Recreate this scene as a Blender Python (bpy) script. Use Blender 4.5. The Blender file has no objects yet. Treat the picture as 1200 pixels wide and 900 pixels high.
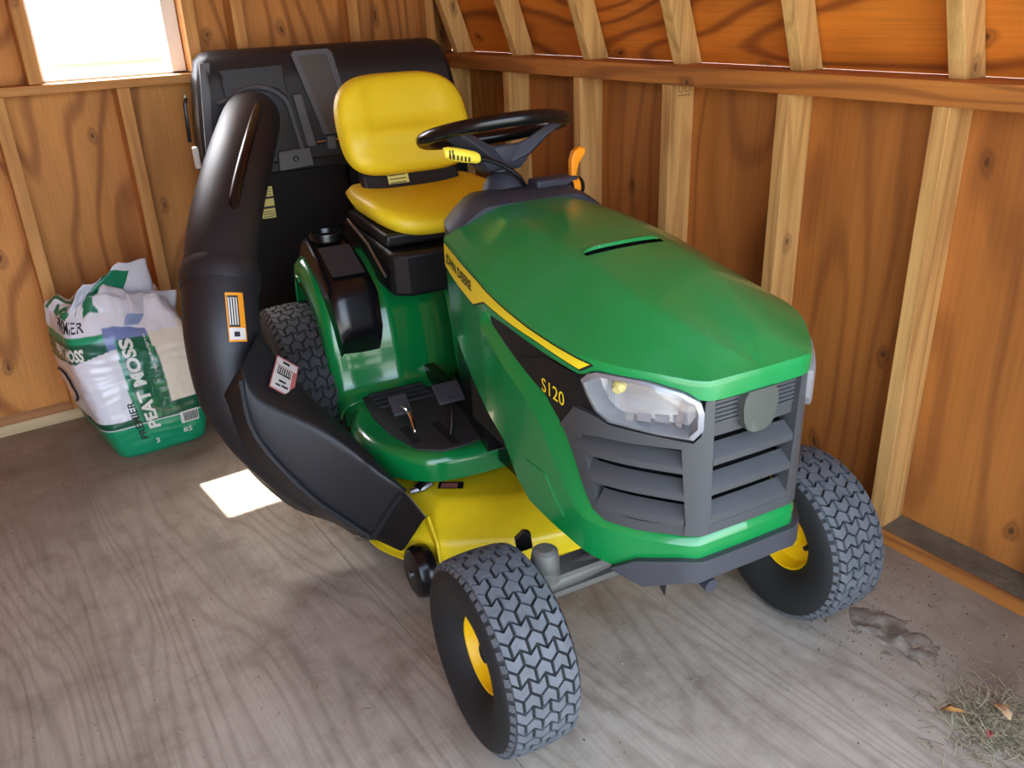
import bpy, bmesh, math, random
from mathutils import Vector, Matrix, noise
from mathutils.geometry import tessellate_polygon
R_ = random.Random(7)
sc = bpy.context.scene
C = sc.collection
PI = math.pi

# ------------------------------------------------------------------ camera, sky, sun, exposure
def set_camera():
    yaw, pit, rol, f = 0.575047887, 0.424521247, 0.040823268, 1003.458
    fw = Vector((math.sin(yaw)*math.cos(pit), math.cos(yaw)*math.cos(pit), -math.sin(pit)))
    r = Vector((math.cos(yaw), -math.sin(yaw), 0)); d = fw.cross(r)
    c, s = math.cos(rol), math.sin(rol)
    r2 = c*r + s*d; d2 = -s*r + c*d
    cd = bpy.data.cameras.new('camera'); cam = bpy.data.objects.new('camera', cd); C.objects.link(cam)
    m = Matrix((r2, -d2, -fw)).transposed().to_4x4(); m.translation = (0, 0, 1.3)
    cam.matrix_world = m
    cd.sensor_width = 36; cd.lens = f/1200*36; cd.clip_start = 0.05
    sc.camera = cam
set_camera()
w = bpy.data.worlds.new('sky'); sc.world = w; w.use_nodes = True
wn = w.node_tree; bg = wn.nodes['Background']
sky = wn.nodes.new('ShaderNodeTexSky'); sky.sky_type = 'NISHITA'; sky.sun_disc = False
sky.sun_elevation = math.radians(54); sky.sun_rotation = math.radians(-3); sky.air_density = 1.0; sky.dust_density = 3.0; sky.ozone_density = 1.0
hs = wn.nodes.new('ShaderNodeHueSaturation'); hs.inputs['Saturation'].default_value = .62
wn.links.new(sky.outputs[0], hs.inputs['Color']); wn.links.new(hs.outputs[0], bg.inputs[0]); bg.inputs[1].default_value = 0.30
sl = bpy.data.lights.new('sun', 'SUN'); sl.energy = 5.0; sl.angle = math.radians(0.55); sl.color = (1, .95, .87)
so = bpy.data.objects.new('sun', sl); C.objects.link(so); so.location = (0.5, 8, 10)
so.rotation_euler = Vector((0.05, -0.731, -1.106)).to_track_quat('-Z', 'Y').to_euler()
def portal(name, loc, rot, sx, sy):
    l = bpy.data.lights.new(name, 'AREA'); l.shape = 'RECTANGLE'; l.size = sx; l.size_y = sy; l.cycles.is_portal = True
    o = bpy.data.objects.new(name, l); C.objects.link(o); o.location = loc; o.rotation_euler = rot
portal('door_portal', (0.25, 0.16, 0.93), (PI/2, 0, 0), 2.3, 1.85)
portal('window_portal', (0.575, 3.30, 1.39), (-PI/2, 0, 0), 0.46, 0.58)
sc.view_settings.view_transform = 'Standard'; sc.view_settings.look = 'None'
sc.view_settings.gamma = 1; sc.view_settings.use_curve_mapping = False
sc.view_settings.exposure = 2.6
sc.cycles.use_denoising = True
sc.cycles.max_bounces = 8; sc.cycles.diffuse_bounces = 5

# ------------------------------------------------------------------ materials
def lin(r, g, b):
    f = lambda c: (c/255/12.92) if c/255 <= .04045 else ((c/255+.055)/1.055)**2.4
    return (f(r), f(g), f(b), 1)
def newmat(name):
    m = bpy.data.materials.new(name); m.use_nodes = True
    nt = m.node_tree; return m, nt, nt.nodes['Principled BSDF']
def N(nt, t, **k):
    n = nt.nodes.new(t)
    for a, v in k.items(): setattr(n, a, v)
    return n
def ramp(nt, stops):
    n = nt.nodes.new('ShaderNodeValToRGB'); e = n.color_ramp.elements
    while len(e) > 1: e.remove(e[-1])
    e[0].position, e[0].color = stops[0]
    for p, c in stops[1:]:
        x = e.new(p); x.color = c
    return n
def mixc(nt, fac, a, b, mode='MIX'):
    n = nt.nodes.new('ShaderNodeMix'); n.data_type = 'RGBA'; n.blend_type = mode
    for sock, v in ((n.inputs[0], fac), (n.inputs[6], a), (n.inputs[7], b)):
        if isinstance(v, (int, float)): sock.default_value = v
        elif isinstance(v, tuple): sock.default_value = v
        else: nt.links.new(v, sock)
    return n.outputs[2]
def simple(name, col, rough=.5, metal=0, coat=0, bump=0, bscale=200, var=0, vscale=8, spec=.5):
    m, nt, p = newmat(name)
    c = lin(*col); p.inputs['Base Color'].default_value = c
    p.inputs['Roughness'].default_value = rough; p.inputs['Metallic'].default_value = metal
    p.inputs['Coat Weight'].default_value = coat; p.inputs['Coat Roughness'].default_value = .06
    p.inputs['Specular IOR Level'].default_value = spec
    tc = N(nt, 'ShaderNodeTexCoord')
    if bump:
        nz = N(nt, 'ShaderNodeTexNoise'); nz.inputs['Scale'].default_value = bscale; nt.links.new(tc.outputs['Object'], nz.inputs['Vector'])
        b = N(nt, 'ShaderNodeBump'); b.inputs['Strength'].default_value = bump; b.inputs['Distance'].default_value = .002
        nt.links.new(nz.outputs[0], b.inputs['Height']); nt.links.new(b.outputs[0], p.inputs['Normal'])
    if var:
        nz = N(nt, 'ShaderNodeTexNoise'); nz.inputs['Scale'].default_value = vscale; nz.inputs['Detail'].default_value = 6
        nt.links.new(tc.outputs['Object'], nz.inputs['Vector'])
        rp = ramp(nt, [(.35, (0, 0, 0, 1)), (.7, (1, 1, 1, 1))]); nt.links.new(nz.outputs[0], rp.inputs[0])
        dk = tuple(x*(1-var) for x in c[:3])+(1,)
        nt.links.new(mixc(nt, rp.outputs[0], dk, c), p.inputs['Base Color'])
    return m
def wood(name, base, dark, axis='z', across=9.0, stretch=7.0, rings=16.0, ringamt=.55, knots=True, rough=.7, plane=None, blotch=.7, seed=0.0, coat=0):
    m, nt, p = newmat(name); L = nt.links
    tc = N(nt, 'ShaderNodeTexCoord')
    oi = N(nt, 'ShaderNodeObjectInfo')
    mp = N(nt, 'ShaderNodeMapping')
    s = [across]*3; s['xyz'.index(axis)] = across/stretch
    mp.inputs['Scale'].default_value = s
    add = N(nt, 'ShaderNodeVectorMath', operation='MULTIPLY_ADD')
    add.inputs[1].default_value = (1, 1, 1)
    sc3 = N(nt, 'ShaderNodeVectorMath', operation='SCALE'); sc3.inputs[0].default_value = (17.3+seed, 9.1, 23.7); L.new(oi.outputs['Random'], sc3.inputs['Scale'])
    L.new(tc.outputs['Object'], mp.inputs['Vector']); L.new(mp.outputs[0], add.inputs[0]); L.new(sc3.outputs[0], add.inputs[2])
    n1 = N(nt, 'ShaderNodeTexNoise'); n1.inputs['Scale'].default_value = .42; n1.inputs['Detail'].default_value = 2.2; n1.inputs['Roughness'].default_value = .38; n1.inputs['Distortion'].default_value = .25
    L.new(add.outputs[0], n1.inputs['Vector'])
    mu = N(nt, 'ShaderNodeMath', operation='MULTIPLY'); mu.inputs[1].default_value = rings*PI; L.new(n1.outputs[0], mu.inputs[0])
    si = N(nt, 'ShaderNodeMath', operation='SINE'); L.new(mu.outputs[0], si.inputs[0])
    rp = ramp(nt, [(.0, (0, 0, 0, 1)), (.62, (.12, .12, .12, 1)), (1, (1, 1, 1, 1))])
    mr = N(nt, 'ShaderNodeMapRange'); mr.inputs[1].default_value = -1; L.new(si.outputs[0], mr.inputs[0]); L.new(mr.outputs[0], rp.inputs[0])
    # fine fibre
    mp2 = N(nt, 'ShaderNodeMapping'); s2 = [150.]*3; s2['xyz'.index(axis)] = 3.5; mp2.inputs['Scale'].default_value = s2
    L.new(tc.outputs['Object'], mp2.inputs['Vector'])
    n2 = N(nt, 'ShaderNodeTexNoise'); n2.inputs['Scale'].default_value = 1; n2.inputs['Detail'].default_value = 4; L.new(mp2.outputs[0], n2.inputs['Vector'])
    n3 = N(nt, 'ShaderNodeTexNoise'); n3.inputs['Scale'].default_value = 1.1; n3.inputs['Detail'].default_value = 5; L.new(add.outputs[0], n3.inputs['Vector'])
    b, d = lin(*base), lin(*dark)
    f1 = N(nt, 'ShaderNodeMath', operation='MULTIPLY'); f1.inputs[1].default_value = ringamt; L.new(rp.outputs[0], f1.inputs[0])
    col = mixc(nt, f1.outputs[0], b, d)
    r2 = ramp(nt, [(.3, (.72, .70, .66, 1)), (.62, (1.12, 1.1, 1.05, 1))]); L.new(n2.outputs[0], r2.inputs[0])
    col = mixc(nt, .42, col, r2.outputs[0], 'MULTIPLY')
    r3 = ramp(nt, [(.3, (.66, .6, .52, 1)), (.65, (1.1, 1.1, 1.1, 1))]); L.new(n3.outputs[0], r3.inputs[0])
    col = mixc(nt, blotch, col, r3.outputs[0], 'MULTIPLY')
    if knots:
        mpk = N(nt, 'ShaderNodeMapping'); sk = [3.6]*3; sk['xyz'.index(axis)] = 1.9; mpk.inputs['Scale'].default_value = sk
        addk = N(nt, 'ShaderNodeVectorMath', operation='ADD'); L.new(sc3.outputs[0], addk.inputs[1])
        L.new(tc.outputs['Object'], mpk.inputs['Vector']); L.new(mpk.outputs[0], addk.inputs[0])
        vo = N(nt, 'ShaderNodeTexVoronoi'); vo.inputs['Scale'].default_value = 1; vo.inputs['Randomness'].default_value = 1
        if plane:
            vo.voronoi_dimensions = '2D'; sx_ = N(nt, 'ShaderNodeSeparateXYZ'); cx_ = N(nt, 'ShaderNodeCombineXYZ')
            wn_ = N(nt, 'ShaderNodeTexNoise'); wn_.inputs['Scale'].default_value = 14; L.new(tc.outputs['Object'], wn_.inputs['Vector'])
            wv = N(nt, 'ShaderNodeVectorMath', operation='MULTIPLY_ADD'); wv.inputs[1].default_value = (.12, .12, .12); L.new(wn_.outputs['Color'], wv.inputs[0]); L.new(addk.outputs[0], wv.inputs[2])
            L.new(wv.outputs[0], sx_.inputs[0])
            for k_, ax_ in enumerate(plane): L.new(sx_.outputs['xyz'.index(ax_)], cx_.inputs[k_])
            L.new(cx_.outputs[0], vo.inputs['Vector'])
        else: L.new(addk.outputs[0], vo.inputs['Vector'])
        rk = ramp(nt, [(.0, (1, 1, 1, 1)), (.022, (.7, .7, .7, 1)), (.030, (.25, .25, .25, 1)), (.045, (.5, .5, .5, 1)), (.075, (0, 0, 0, 1))]); L.new(vo.outputs['Distance'], rk.inputs[0])
        kd = tuple(x*.36 for x in d[:3])+(1,)
        col = mixc(nt, rk.outputs[0], col, kd)
    L.new(col, p.inputs['Base Color']); p.inputs['Roughness'].default_value = rough
    p.inputs['Coat Weight'].default_value = coat
    bp = N(nt, 'ShaderNodeBump'); bp.inputs['Strength'].default_value = .25; bp.inputs['Distance'].default_value = .002
    L.new(n2.outputs[0], bp.inputs['Height']); L.new(bp.outputs[0], p.inputs['Normal'])
    return m

M = {}
M['green'] = simple('green_paint', (9, 122, 58), .22, coat=.6, bump=.0)
def dusty_green():
    m, nt, p = newmat('green_paint_dusty'); L = nt.links
    tc = N(nt, 'ShaderNodeTexCoord'); nz = N(nt, 'ShaderNodeTexNoise'); nz.inputs['Scale'].default_value = 7; nz.inputs['Detail'].default_value = 8; nz.inputs['Roughness'].default_value = .7
    L.new(tc.outputs['Object'], nz.inputs['Vector'])
    r = ramp(nt, [(.42, (0, 0, 0, 1)), (.75, (.32, .32, .32, 1))]); L.new(nz.outputs[0], r.inputs[0])
    vo = N(nt, 'ShaderNodeTexVoronoi'); vo.inputs['Scale'].default_value = 45; L.new(tc.outputs['Object'], vo.inputs['Vector'])
    r2 = ramp(nt, [(.0, (1, 1, 1, 1)), (.06, (1, 1, 1, 1)), (.09, (0, 0, 0, 1))]); L.new(vo.outputs['Distance'], r2.inputs[0])
    nz2 = N(nt, 'ShaderNodeTexNoise'); nz2.inputs['Scale'].default_value = 14; L.new(tc.outputs['Object'], nz2.inputs['Vector'])
    r3 = ramp(nt, [(.55, (0, 0, 0, 1)), (.62, (1, 1, 1, 1))]); L.new(nz2.outputs[0], r3.inputs[0])
    mm = N(nt, 'ShaderNodeMath', operation='MULTIPLY'); L.new(r2.outputs[0], mm.inputs[0]); L.new(r3.outputs[0], mm.inputs[1])
    c = mixc(nt, r.outputs[0], lin(8, 128, 62), lin(60, 150, 100))
    c = mixc(nt, mm.outputs[0], c, lin(120, 175, 135)); L.new(c, p.inputs['Base Color'])
    rr = N(nt, 'ShaderNodeMapRange'); rr.inputs[3].default_value = .22; rr.inputs[4].default_value = .42; L.new(nz.outputs[0], rr.inputs[0]); L.new(rr.outputs[0], p.inputs['Roughness'])
    p.inputs['Coat Weight'].default_value = .5; p.inputs['Coat Roughness'].default_value = .10
    return m
M['hood'] = dusty_green()
M['yellow'] = simple('yellow_vinyl', (242, 212, 38), .42, bump=.15, bscale=350)
M['deck'] = simple('yellow_deck_paint', (240, 214, 30), .33, var=.22, vscale=9)
M['rimy'] = simple('yellow_rim_paint', (240, 195, 10), .4)
M['stripe'] = simple('yellow_stripe_print', (240, 215, 40), .35)
M['black'] = simple('black_plastic', (22, 22, 24), .42, bump=.1)
M['blackgloss'] = simple('black_gloss_plastic', (16, 16, 18), .25)
M['chute'] = simple('charcoal_moulded_plastic', (33, 34, 38), .46, bump=.2, bscale=600)
M['hopper'] = simple('dark_grey_plastic', (40, 41, 44), .45, bump=.15, bscale=400)
M['hopperedge'] = simple('grey_plastic', (92, 95, 100), .45)
M['grille'] = simple('grey_grille_plastic', (64, 66, 68), .40, bump=.1, bscale=500)
M['bumper'] = simple('slate_plastic', (56, 58, 64), .42)
M['dash'] = simple('slate_blue_grey_plastic', (50, 52, 62), .5, bump=.1)
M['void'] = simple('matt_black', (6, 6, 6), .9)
M['cloth'] = simple('black_bag_fabric', (14, 14, 16), .85, bump=.4, bscale=900)
M['rubber'] = simple('tyre_rubber', (26, 27, 28), .75, bump=.2, bscale=300)
M['tread'] = simple('worn_tread_rubber', (94, 98, 103), .7, bump=.2, bscale=400, var=.25, vscale=30)
M['rtread'] = simple('dusty_tread_rubber', (62, 62, 64), .75, bump=.2, bscale=400, var=.3, vscale=25)
M['metal'] = simple('steel', (150, 150, 152), .35, metal=.9)
M['cast'] = simple('grey_cast_metal', (98, 98, 94), .5, metal=.3)
M['chrome'] = simple('bright_metal', (220, 220, 222), .15, metal=1)
M['orange'] = simple('orange_plastic', (246, 148, 16), .4)
M['grip'] = simple('yellow_grip_plastic', (246, 222, 66), .45)
M['white'] = simple('white_paint', (232, 232, 228), .4)
M['labelwhite'] = simple('label_white', (214, 210, 204), .5)
M['labelblack'] = simple('label_black', (26, 26, 26), .5)
M['labelorange'] = simple('label_orange', (232, 150, 24), .5)
M['labelred'] = simple('label_red', (190, 110, 105), .5)
M['labelyellow'] = simple('label_yellow', (228, 220, 130), .5)
M['silver'] = simple('headlight_reflector', (205, 208, 210), .25, metal=.7)
M['bezel'] = simple('headlight_bezel', (150, 152, 156), .25, metal=.4)
M['amber'] = simple('amber_bulb', (205, 190, 120), .3)
M['emblem'] = simple('emblem_plastic', (72, 76, 70), .4)
M['redrope'] = simple('rust', (140, 90, 70), .8)
M['mat'] = simple('rubber_mat', (46, 46, 52), .6, bump=.3, bscale=500)
def glassmat(name, tint=(1, 1, 1, 1), g=.1, rough=.02):
    m = bpy.data.materials.new(name); m.use_nodes = True; nt = m.node_tree
    for n in list(nt.nodes): nt.nodes.remove(n)
    o = N(nt, 'ShaderNodeOutputMaterial'); t = N(nt, 'ShaderNodeBsdfTransparent'); t.inputs[0].default_value = tint
    gl = N(nt, 'ShaderNodeBsdfGlossy'); gl.inputs['Roughness'].default_value = rough
    mx = N(nt, 'ShaderNodeMixShader'); mx.inputs[0].default_value = g; nt.links.new(t.outputs[0], mx.inputs[1]); nt.links.new(gl.outputs[0], mx.inputs[2])
    nt.links.new(mx.outputs[0], o.inputs[0]); return m
M['glass'] = glassmat('clear_glass', g=.07)
M['smoke'] = glassmat('smoked_clear_plastic', (.55, .53, .5, 1))
def hazy():
    m, nt, p = newmat('hazy_window_plastic')
    p.inputs['Base Color'].default_value = lin(96, 94, 90); p.inputs['Roughness'].default_value = .3; p.inputs['Alpha'].default_value = .8
    return m
M['haze'] = hazy()
M['plyback'] = wood('plywood_back_wall', (204, 142, 74), (142, 84, 34), 'z', across=6, stretch=4.2, rings=30, ringamt=.75, plane='xz')
M['plyright'] = wood('plywood_right_wall', (180, 113, 47), (122, 66, 20), 'z', across=6, stretch=5, rings=24, ringamt=.48, seed=5, plane='yz')
M['plyroof'] = wood('plywood_roof', (214, 128, 36), (132, 66, 14), 'y', across=6.5, stretch=4.5, rings=26, ringamt=.8, seed=11, plane='zy')
M['stud'] = wood('pale_stud_wood_z', (214, 168, 102), (168, 114, 56), 'z', across=20, stretch=14, rings=18, ringamt=.5, plane='xz')
M['studb'] = wood('back_stud_wood', (212, 158, 92), (166, 108, 54), 'z', across=22, stretch=14, rings=9, ringamt=.45, seed=2)
M['studx'] = wood('pale_stud_wood_x', (206, 150, 86), (150, 96, 48), 'x', across=22, stretch=14, rings=10, ringamt=.5)
M['platey'] = wood('plate_wood_y', (188, 120, 50), (122, 66, 22), 'y', across=18, stretch=12, rings=20, ringamt=.6, plane='zy')
M['rafter'] = wood('rafter_wood', (224, 184, 116), (180, 132, 70), 'z', across=20, stretch=12, rings=18, ringamt=.5, seed=3, plane='xz')
M['solepale'] = wood('bleached_sole_wood', (212, 190, 150), (170, 140, 100), 'x', across=22, stretch=12, rings=8, ringamt=.35)
def floormat():
    m = wood('weathered_floor_plywood', (172, 163, 149), (112, 102, 88), 'y', across=8, stretch=6.5, rings=44, ringamt=.30, knots=False, rough=.78, blotch=.3)
    nt = m.node_tree; L = nt.links; p = nt.nodes['Principled BSDF']
    base = p.inputs['Base Color'].links[0].from_socket
    tc = N(nt, 'ShaderNodeTexCoord')
    nz = N(nt, 'ShaderNodeTexNoise'); nz.inputs['Scale'].default_value = 2.6; nz.inputs['Detail'].default_value = 9; nz.inputs['Roughness'].default_value = .65; L.new(tc.outputs['Object'], nz.inputs['Vector'])
    sx = N(nt, 'ShaderNodeSeparateXYZ'); L.new(tc.outputs['Object'], sx.inputs[0])
    # loose dirt collected along the walls: right wall and back wall
    def edge(sock, lo, hi):
        a = N(nt, 'ShaderNodeMapRange'); a.inputs[1].default_value = lo; a.inputs[2].default_value = hi; L.new(sock, a.inputs[0]); return a.outputs[0]
    e1 = edge(sx.outputs[0], 1.25, 1.75); e2 = edge(sx.outputs[1], 2.15, 2.75)
    mx = N(nt, 'ShaderNodeMath', operation='MAXIMUM'); L.new(e1, mx.inputs[0]); L.new(e2, mx.inputs[1])
    ad = N(nt, 'ShaderNodeMath', operation='ADD'); L.new(mx.outputs[0], ad.inputs[0]); L.new(nz.outputs[0], ad.inputs[1])
    rp = ramp(nt, [(.55, (0, 0, 0, 1)), (1.0, (.8, .8, .8, 1))]); 
    sb = N(nt, 'ShaderNodeMath', operation='MULTIPLY'); sb.inputs[1].default_value = .8; L.new(ad.outputs[0], sb.inputs[0]); L.new(sb.outputs[0], rp.inputs[0])
    n4 = N(nt, 'ShaderNodeTexNoise'); n4.inputs['Scale'].default_value = 22; n4.inputs['Detail'].default_value = 12; n4.inputs['Roughness'].default_value = .75; L.new(tc.outputs['Object'], n4.inputs['Vector'])
    r4 = ramp(nt, [(.3, lin(118, 107, 91)), (.72, lin(176, 164, 146))]); L.new(n4.outputs[0], r4.inputs[0])
    c = mixc(nt, rp.outputs[0], base, r4.outputs[0])
    # scuffs and stains
    n5 = N(nt, 'ShaderNodeTexNoise'); n5.inputs['Scale'].default_value = 5.5; n5.inputs['Detail'].default_value = 10; n5.inputs['Roughness'].default_value = .75; L.new(tc.outputs['Object'], n5.inputs['Vector'])
    r5 = ramp(nt, [(.40, (1.05, 1.05, 1.04, 1)), (.52, (.9, .89, .87, 1)), (.66, (.58, .54, .50, 1))]); L.new(n5.outputs[0], r5.inputs[0])
    c = mixc(nt, .8, c, r5.outputs[0], 'MULTIPLY')
    L.new(c, p.inputs['Base Color']); return m
M['floor'] = floormat()

# ------------------------------------------------------------------ mesh helpers
class MB:
    def __init__(s): s.v = []; s.f = []; s.mi = []
    def add(s, vs, fs, mi=0):
        o = len(s.v); s.v += [tuple(v) for v in vs]; s.f += [tuple(i+o for i in f) for f in fs]; s.mi += [mi]*len(fs); return s
    def box(s, c, d, rot=None, mi=0):
        hx, hy, hz = d[0]/2, d[1]/2, d[2]/2
        vs = [Vector((x*hx, y*hy, z*hz)) for x in(-1, 1) for y in(-1, 1) for z in(-1, 1)]
        if rot is not None: vs = [rot @ v for v in vs]
        vs = [v+Vector(c) for v in vs]
        return s.add(vs, [(0, 1, 3, 2), (4, 6, 7, 5), (0, 4, 5, 1), (2, 3, 7, 6), (0, 2, 6, 4), (1, 5, 7, 3)], mi)
    def prism(s, poly, z0, z1, mi=0):          # poly in xy
        n = len(poly)
        vs = [(x, y, z0) for x, y in poly]+[(x, y, z1) for x, y in poly]
        fs = [(i, (i+1) % n, n+(i+1) % n, n+i) for i in range(n)]+[tuple(range(n))[::-1], tuple(range(n, 2*n))]
        return s.add(vs, fs, mi)
    def loft(s, secs, closed=True, cap=True, mi=0):
        n = len(secs[0]); vs = [p for q in secs for p in q]; fs = []
        for i in range(len(secs)-1):
            for j in range(n if closed else n-1):
                k = (j+1) % n
                fs.append((i*n+j, i*n+k, (i+1)*n+k, (i+1)*n+j))
        if cap and closed:
            fs += [tuple(range(n))[::-1], tuple(range((len(secs)-1)*n, len(secs)*n))]
        return s.add(vs, fs, mi)
    def tube(s, pts, r, n=16, cap=True, mi=0, flat=None):
        pts = [Vector(p) for p in pts]; rr = r if isinstance(r, (list, tuple)) else [r]*len(pts)
        secs = []; up = Vector((0.0123, .02, 1))
        t0 = (pts[1]-pts[0]).normalized()
        u = t0.cross(up); u = u.normalized() if u.length > 1e-4 else Vector((1, 0, 0))
        for i, p in enumerate(pts):
            t = (pts[min(i+1, len(pts)-1)]-pts[max(i-1, 0)]).normalized()
            u = (u - t*u.dot(t)).normalized(); v = t.cross(u)
            secs.append([p+(u*math.cos(2*PI*k/n)+v*math.sin(2*PI*k/n))*rr[i] for k in range(n)])
        return s.loft(secs, True, cap, mi)
    def rev(s, prof, c=(0, 0, 0), axis='y', n=40, mi=0, closed=False):   # prof: (r, h)
        secs = []
        for k in range(n):
            a = 2*PI*k/n; row = []
            for r, h in prof:
                q = (r*math.cos(a), h, r*math.sin(a)) if axis == 'y' else ((r*math.cos(a), r*math.sin(a), h) if axis == 'z' else (h, r*math.cos(a), r*math.sin(a)))
                row.append(Vector(q)+Vector(c))
            secs.append(row)
        m = len(prof); vs = [p for q in secs for p in q]; fs = []
        for k in range(n):
            k2 = (k+1) % n
            for j in range(m if closed else m-1):
                j2 = (j+1) % m
                fs.append((k*m+j, k*m+j2, k2*m+j2, k2*m+j))
        return s.add(vs, fs, mi)
    def build(s, name, mats, parent=None, smooth=True, angle=35, bevel=0, seg=2, fix=True):
        me = bpy.data.meshes.new(name); me.from_pydata(s.v, [], s.f)
        if not isinstance(mats, (list, tuple)): mats = [mats]
        for m in mats: me.materials.append(m)
        if len(mats) > 1: me.polygons.foreach_set('material_index', s.mi)
        if fix:
            bm = bmesh.new(); bm.from_mesh(me); bmesh.ops.remove_doubles(bm, verts=bm.verts, dist=1e-6); bmesh.ops.recalc_face_normals(bm, faces=bm.faces); bm.to_mesh(me); bm.free()
        if smooth: me.shade_smooth(); me.set_sharp_from_angle(angle=math.radians(angle))
        o = bpy.data.objects.new(name, me); C.objects.link(o); o.parent = parent
        if bevel:
            b = o.modifiers.new('bevel', 'BEVEL'); b.width = bevel; b.segments = seg; b.limit_method = 'ANGLE'; b.angle_limit = math.radians(40); b.harden_normals = False
        return o
def tag(o, label=None, cat=None, group=None, kind=None):
    if label: o['label'] = label
    if cat: o['category'] = cat
    if group: o['group'] = group
    if kind: o['kind'] = kind
    return o
def empty(name, loc=(0, 0, 0), rz=0, parent=None):
    o = bpy.data.objects.new(name, None); C.objects.link(o); o.location = loc; o.rotation_euler = (0, 0, rz); o.parent = parent; o.empty_display_size = .1
    return o
def cr(pts, n=8):                                # Catmull-Rom through 3-D or 2-D tuples
    P = [Vector(p) for p in pts]; out = []
    for i in range(len(P)-1):
        a, b, c, d = P[max(i-1, 0)], P[i], P[i+1], P[min(i+2, len(P)-1)]
        for k in range(n):
            t = k/n; out.append(.5*((2*b)+(c-a)*t+(2*a-5*b+4*c-d)*t*t+(3*b-a-3*c+d)*t**3))
    out.append(P[-1]); return out
def lerp(tab, x):
    if x <= tab[0][0]: return tab[0][1]
    for (a, b), (c, d) in zip(tab, tab[1:]):
        if x <= c: return b+(d-b)*(x-a)/(c-a)
    return tab[-1][1]
def slerp(tab, x):                                # smooth (monotone-ish cubic) table
    n = len(tab)
    if x <= tab[0][0]: return tab[0][1]
    if x >= tab[-1][0]: return tab[-1][1]
    for i in range(n-1):
        if x <= tab[i+1][0]:
            x0, y0 = tab[i]; x1, y1 = tab[i+1]; h = x1-x0; t = (x-x0)/h
            m0 = (y1-tab[i-1][1])/(x1-tab[i-1][0]) if i > 0 else (y1-y0)/h
            m1 = (tab[i+2][1]-y0)/(tab[i+2][0]-x0) if i+2 < n else (y1-y0)/h
            return (2*t**3-3*t*t+1)*y0+(t**3-2*t*t+t)*h*m0+(-2*t**3+3*t*t)*y1+(t**3-t*t)*h*m1
def resample(pts, n):
    P = [Vector(p) for p in pts]; L = [0]
    for a, b in zip(P, P[1:]): L.append(L[-1]+(b-a).length)
    out = []; j = 0
    for k in range(n):
        d = L[-1]*k/(n-1)
        while j < len(P)-2 and L[j+1] < d: j += 1
        t = (d-L[j])/max(1e-9, L[j+1]-L[j]); out.append(P[j].lerp(P[j+1], min(1, t)))
    return out
def patch2d(poly, step=.02, stepz=0):
    """fill a 2-D polygon, cut into strips; returns verts2d, tris"""
    bm = bmesh.new(); vs = [bm.verts.new((x, y, 0)) for x, y in poly]; bm.faces.new(vs)
    bmesh.ops.triangulate(bm, faces=bm.faces[:])
    for ax, st in ((0, step), (1, stepz)):
        if not st: continue
        lo = min(p[ax] for p in poly); hi = max(p[ax] for p in poly); k = math.floor(lo/st)+1
        while k*st < hi:
            co = Vector((0, 0, 0)); co[ax] = k*st; no = Vector((0, 0, 0)); no[ax] = 1
            bmesh.ops.bisect_plane(bm, geom=bm.verts[:]+bm.edges[:]+bm.faces[:], plane_co=co, plane_no=no, dist=1e-6); k += 1
    bmesh.ops.triangulate(bm, faces=[f for f in bm.faces if len(f.verts) > 4])
    bm.verts.index_update(); bm.edges.ensure_lookup_table()
    V = [(v.co.x, v.co.y) for v in bm.verts]; F = [tuple(v.index for v in f.verts) for f in bm.faces]
    E = [(e.verts[0].index, e.verts[1].index) for e in bm.edges if len(e.link_faces) == 1]
    bm.free(); return V, F, E
def patch(mb, poly, fn, off, thick, step=.02, stepz=0, mi=0):
    """poly in a surface's own 2-D coordinates; fn(u,v,off)->3-D"""
    V, F, E = patch2d(poly, step, stepz); n = len(V)
    offf = off if callable(off) else (lambda u, v: off)
    vs = [fn(u, v, offf(u, v)) for u, v in V]; fs = list(F)
    if thick:
        vs += [fn(u, v, offf(u, v)-thick) for u, v in V]
        fs += [tuple(i+n for i in f[::-1]) for f in F]+[(a, b, b+n, a+n) for a, b in E]
    mb.add(vs, fs, mi)
_tx = {}
def text2d(body, bold=.0, shear=0):
    """glyph outlines of a word as 2-D triangles, x in 0..width, height of a capital = 1"""
    key = (body, bold, shear)
    if key in _tx: return _tx[key]
    cu = bpy.data.curves.new('word', 'FONT'); cu.body = body; cu.size = 1; cu.offset = bold; cu.shear = shear; cu.resolution_u = 3
    o = bpy.data.objects.new('word', cu); C.objects.link(o)
    dg = bpy.context.evaluated_depsgraph_get(); me = o.evaluated_get(dg).to_mesh()
    V = [(v.co.x, v.co.y) for v in me.vertices]; F = [tuple(p.vertices) for p in me.polygons]
    o.evaluated_get(dg).to_mesh_clear(); bpy.data.objects.remove(o); bpy.data.curves.remove(cu)
    x0 = min(v[0] for v in V); y0 = min(v[1] for v in V); h = max(v[1] for v in V)-y0
    V = [((x-x0)/h, (y-y0)/h) for x, y in V]
    _tx[key] = (V, F, max(v[0] for v in V)); return _tx[key]
def lettering(mb, body, fn, width=None, height=None, bold=.0, mi=0, shear=0):
    """fn(x,y) with x in 0..width, y in 0..height -> 3-D"""
    V, F, W = text2d(body, bold, shear)
    mb.add([fn(x/W*width, y*height) for x, y in V], F, mi)

# ================================================================== THE SHED
XR, XS = 1.753, 1.843            # right wall: stud faces, sheathing
YB, YS = 3.13, 3.22              # back wall
Y0 = .20                         # front wall with the doorway
XL = -1.25                       # left wall sheathing
# ---- ground outside
g = MB().box((0, 0, -.32), (60, 60, .1)).build('ground', simple('outdoor_gravel', (150, 146, 138), .9), smooth=False); tag(g, kind='structure')
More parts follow.
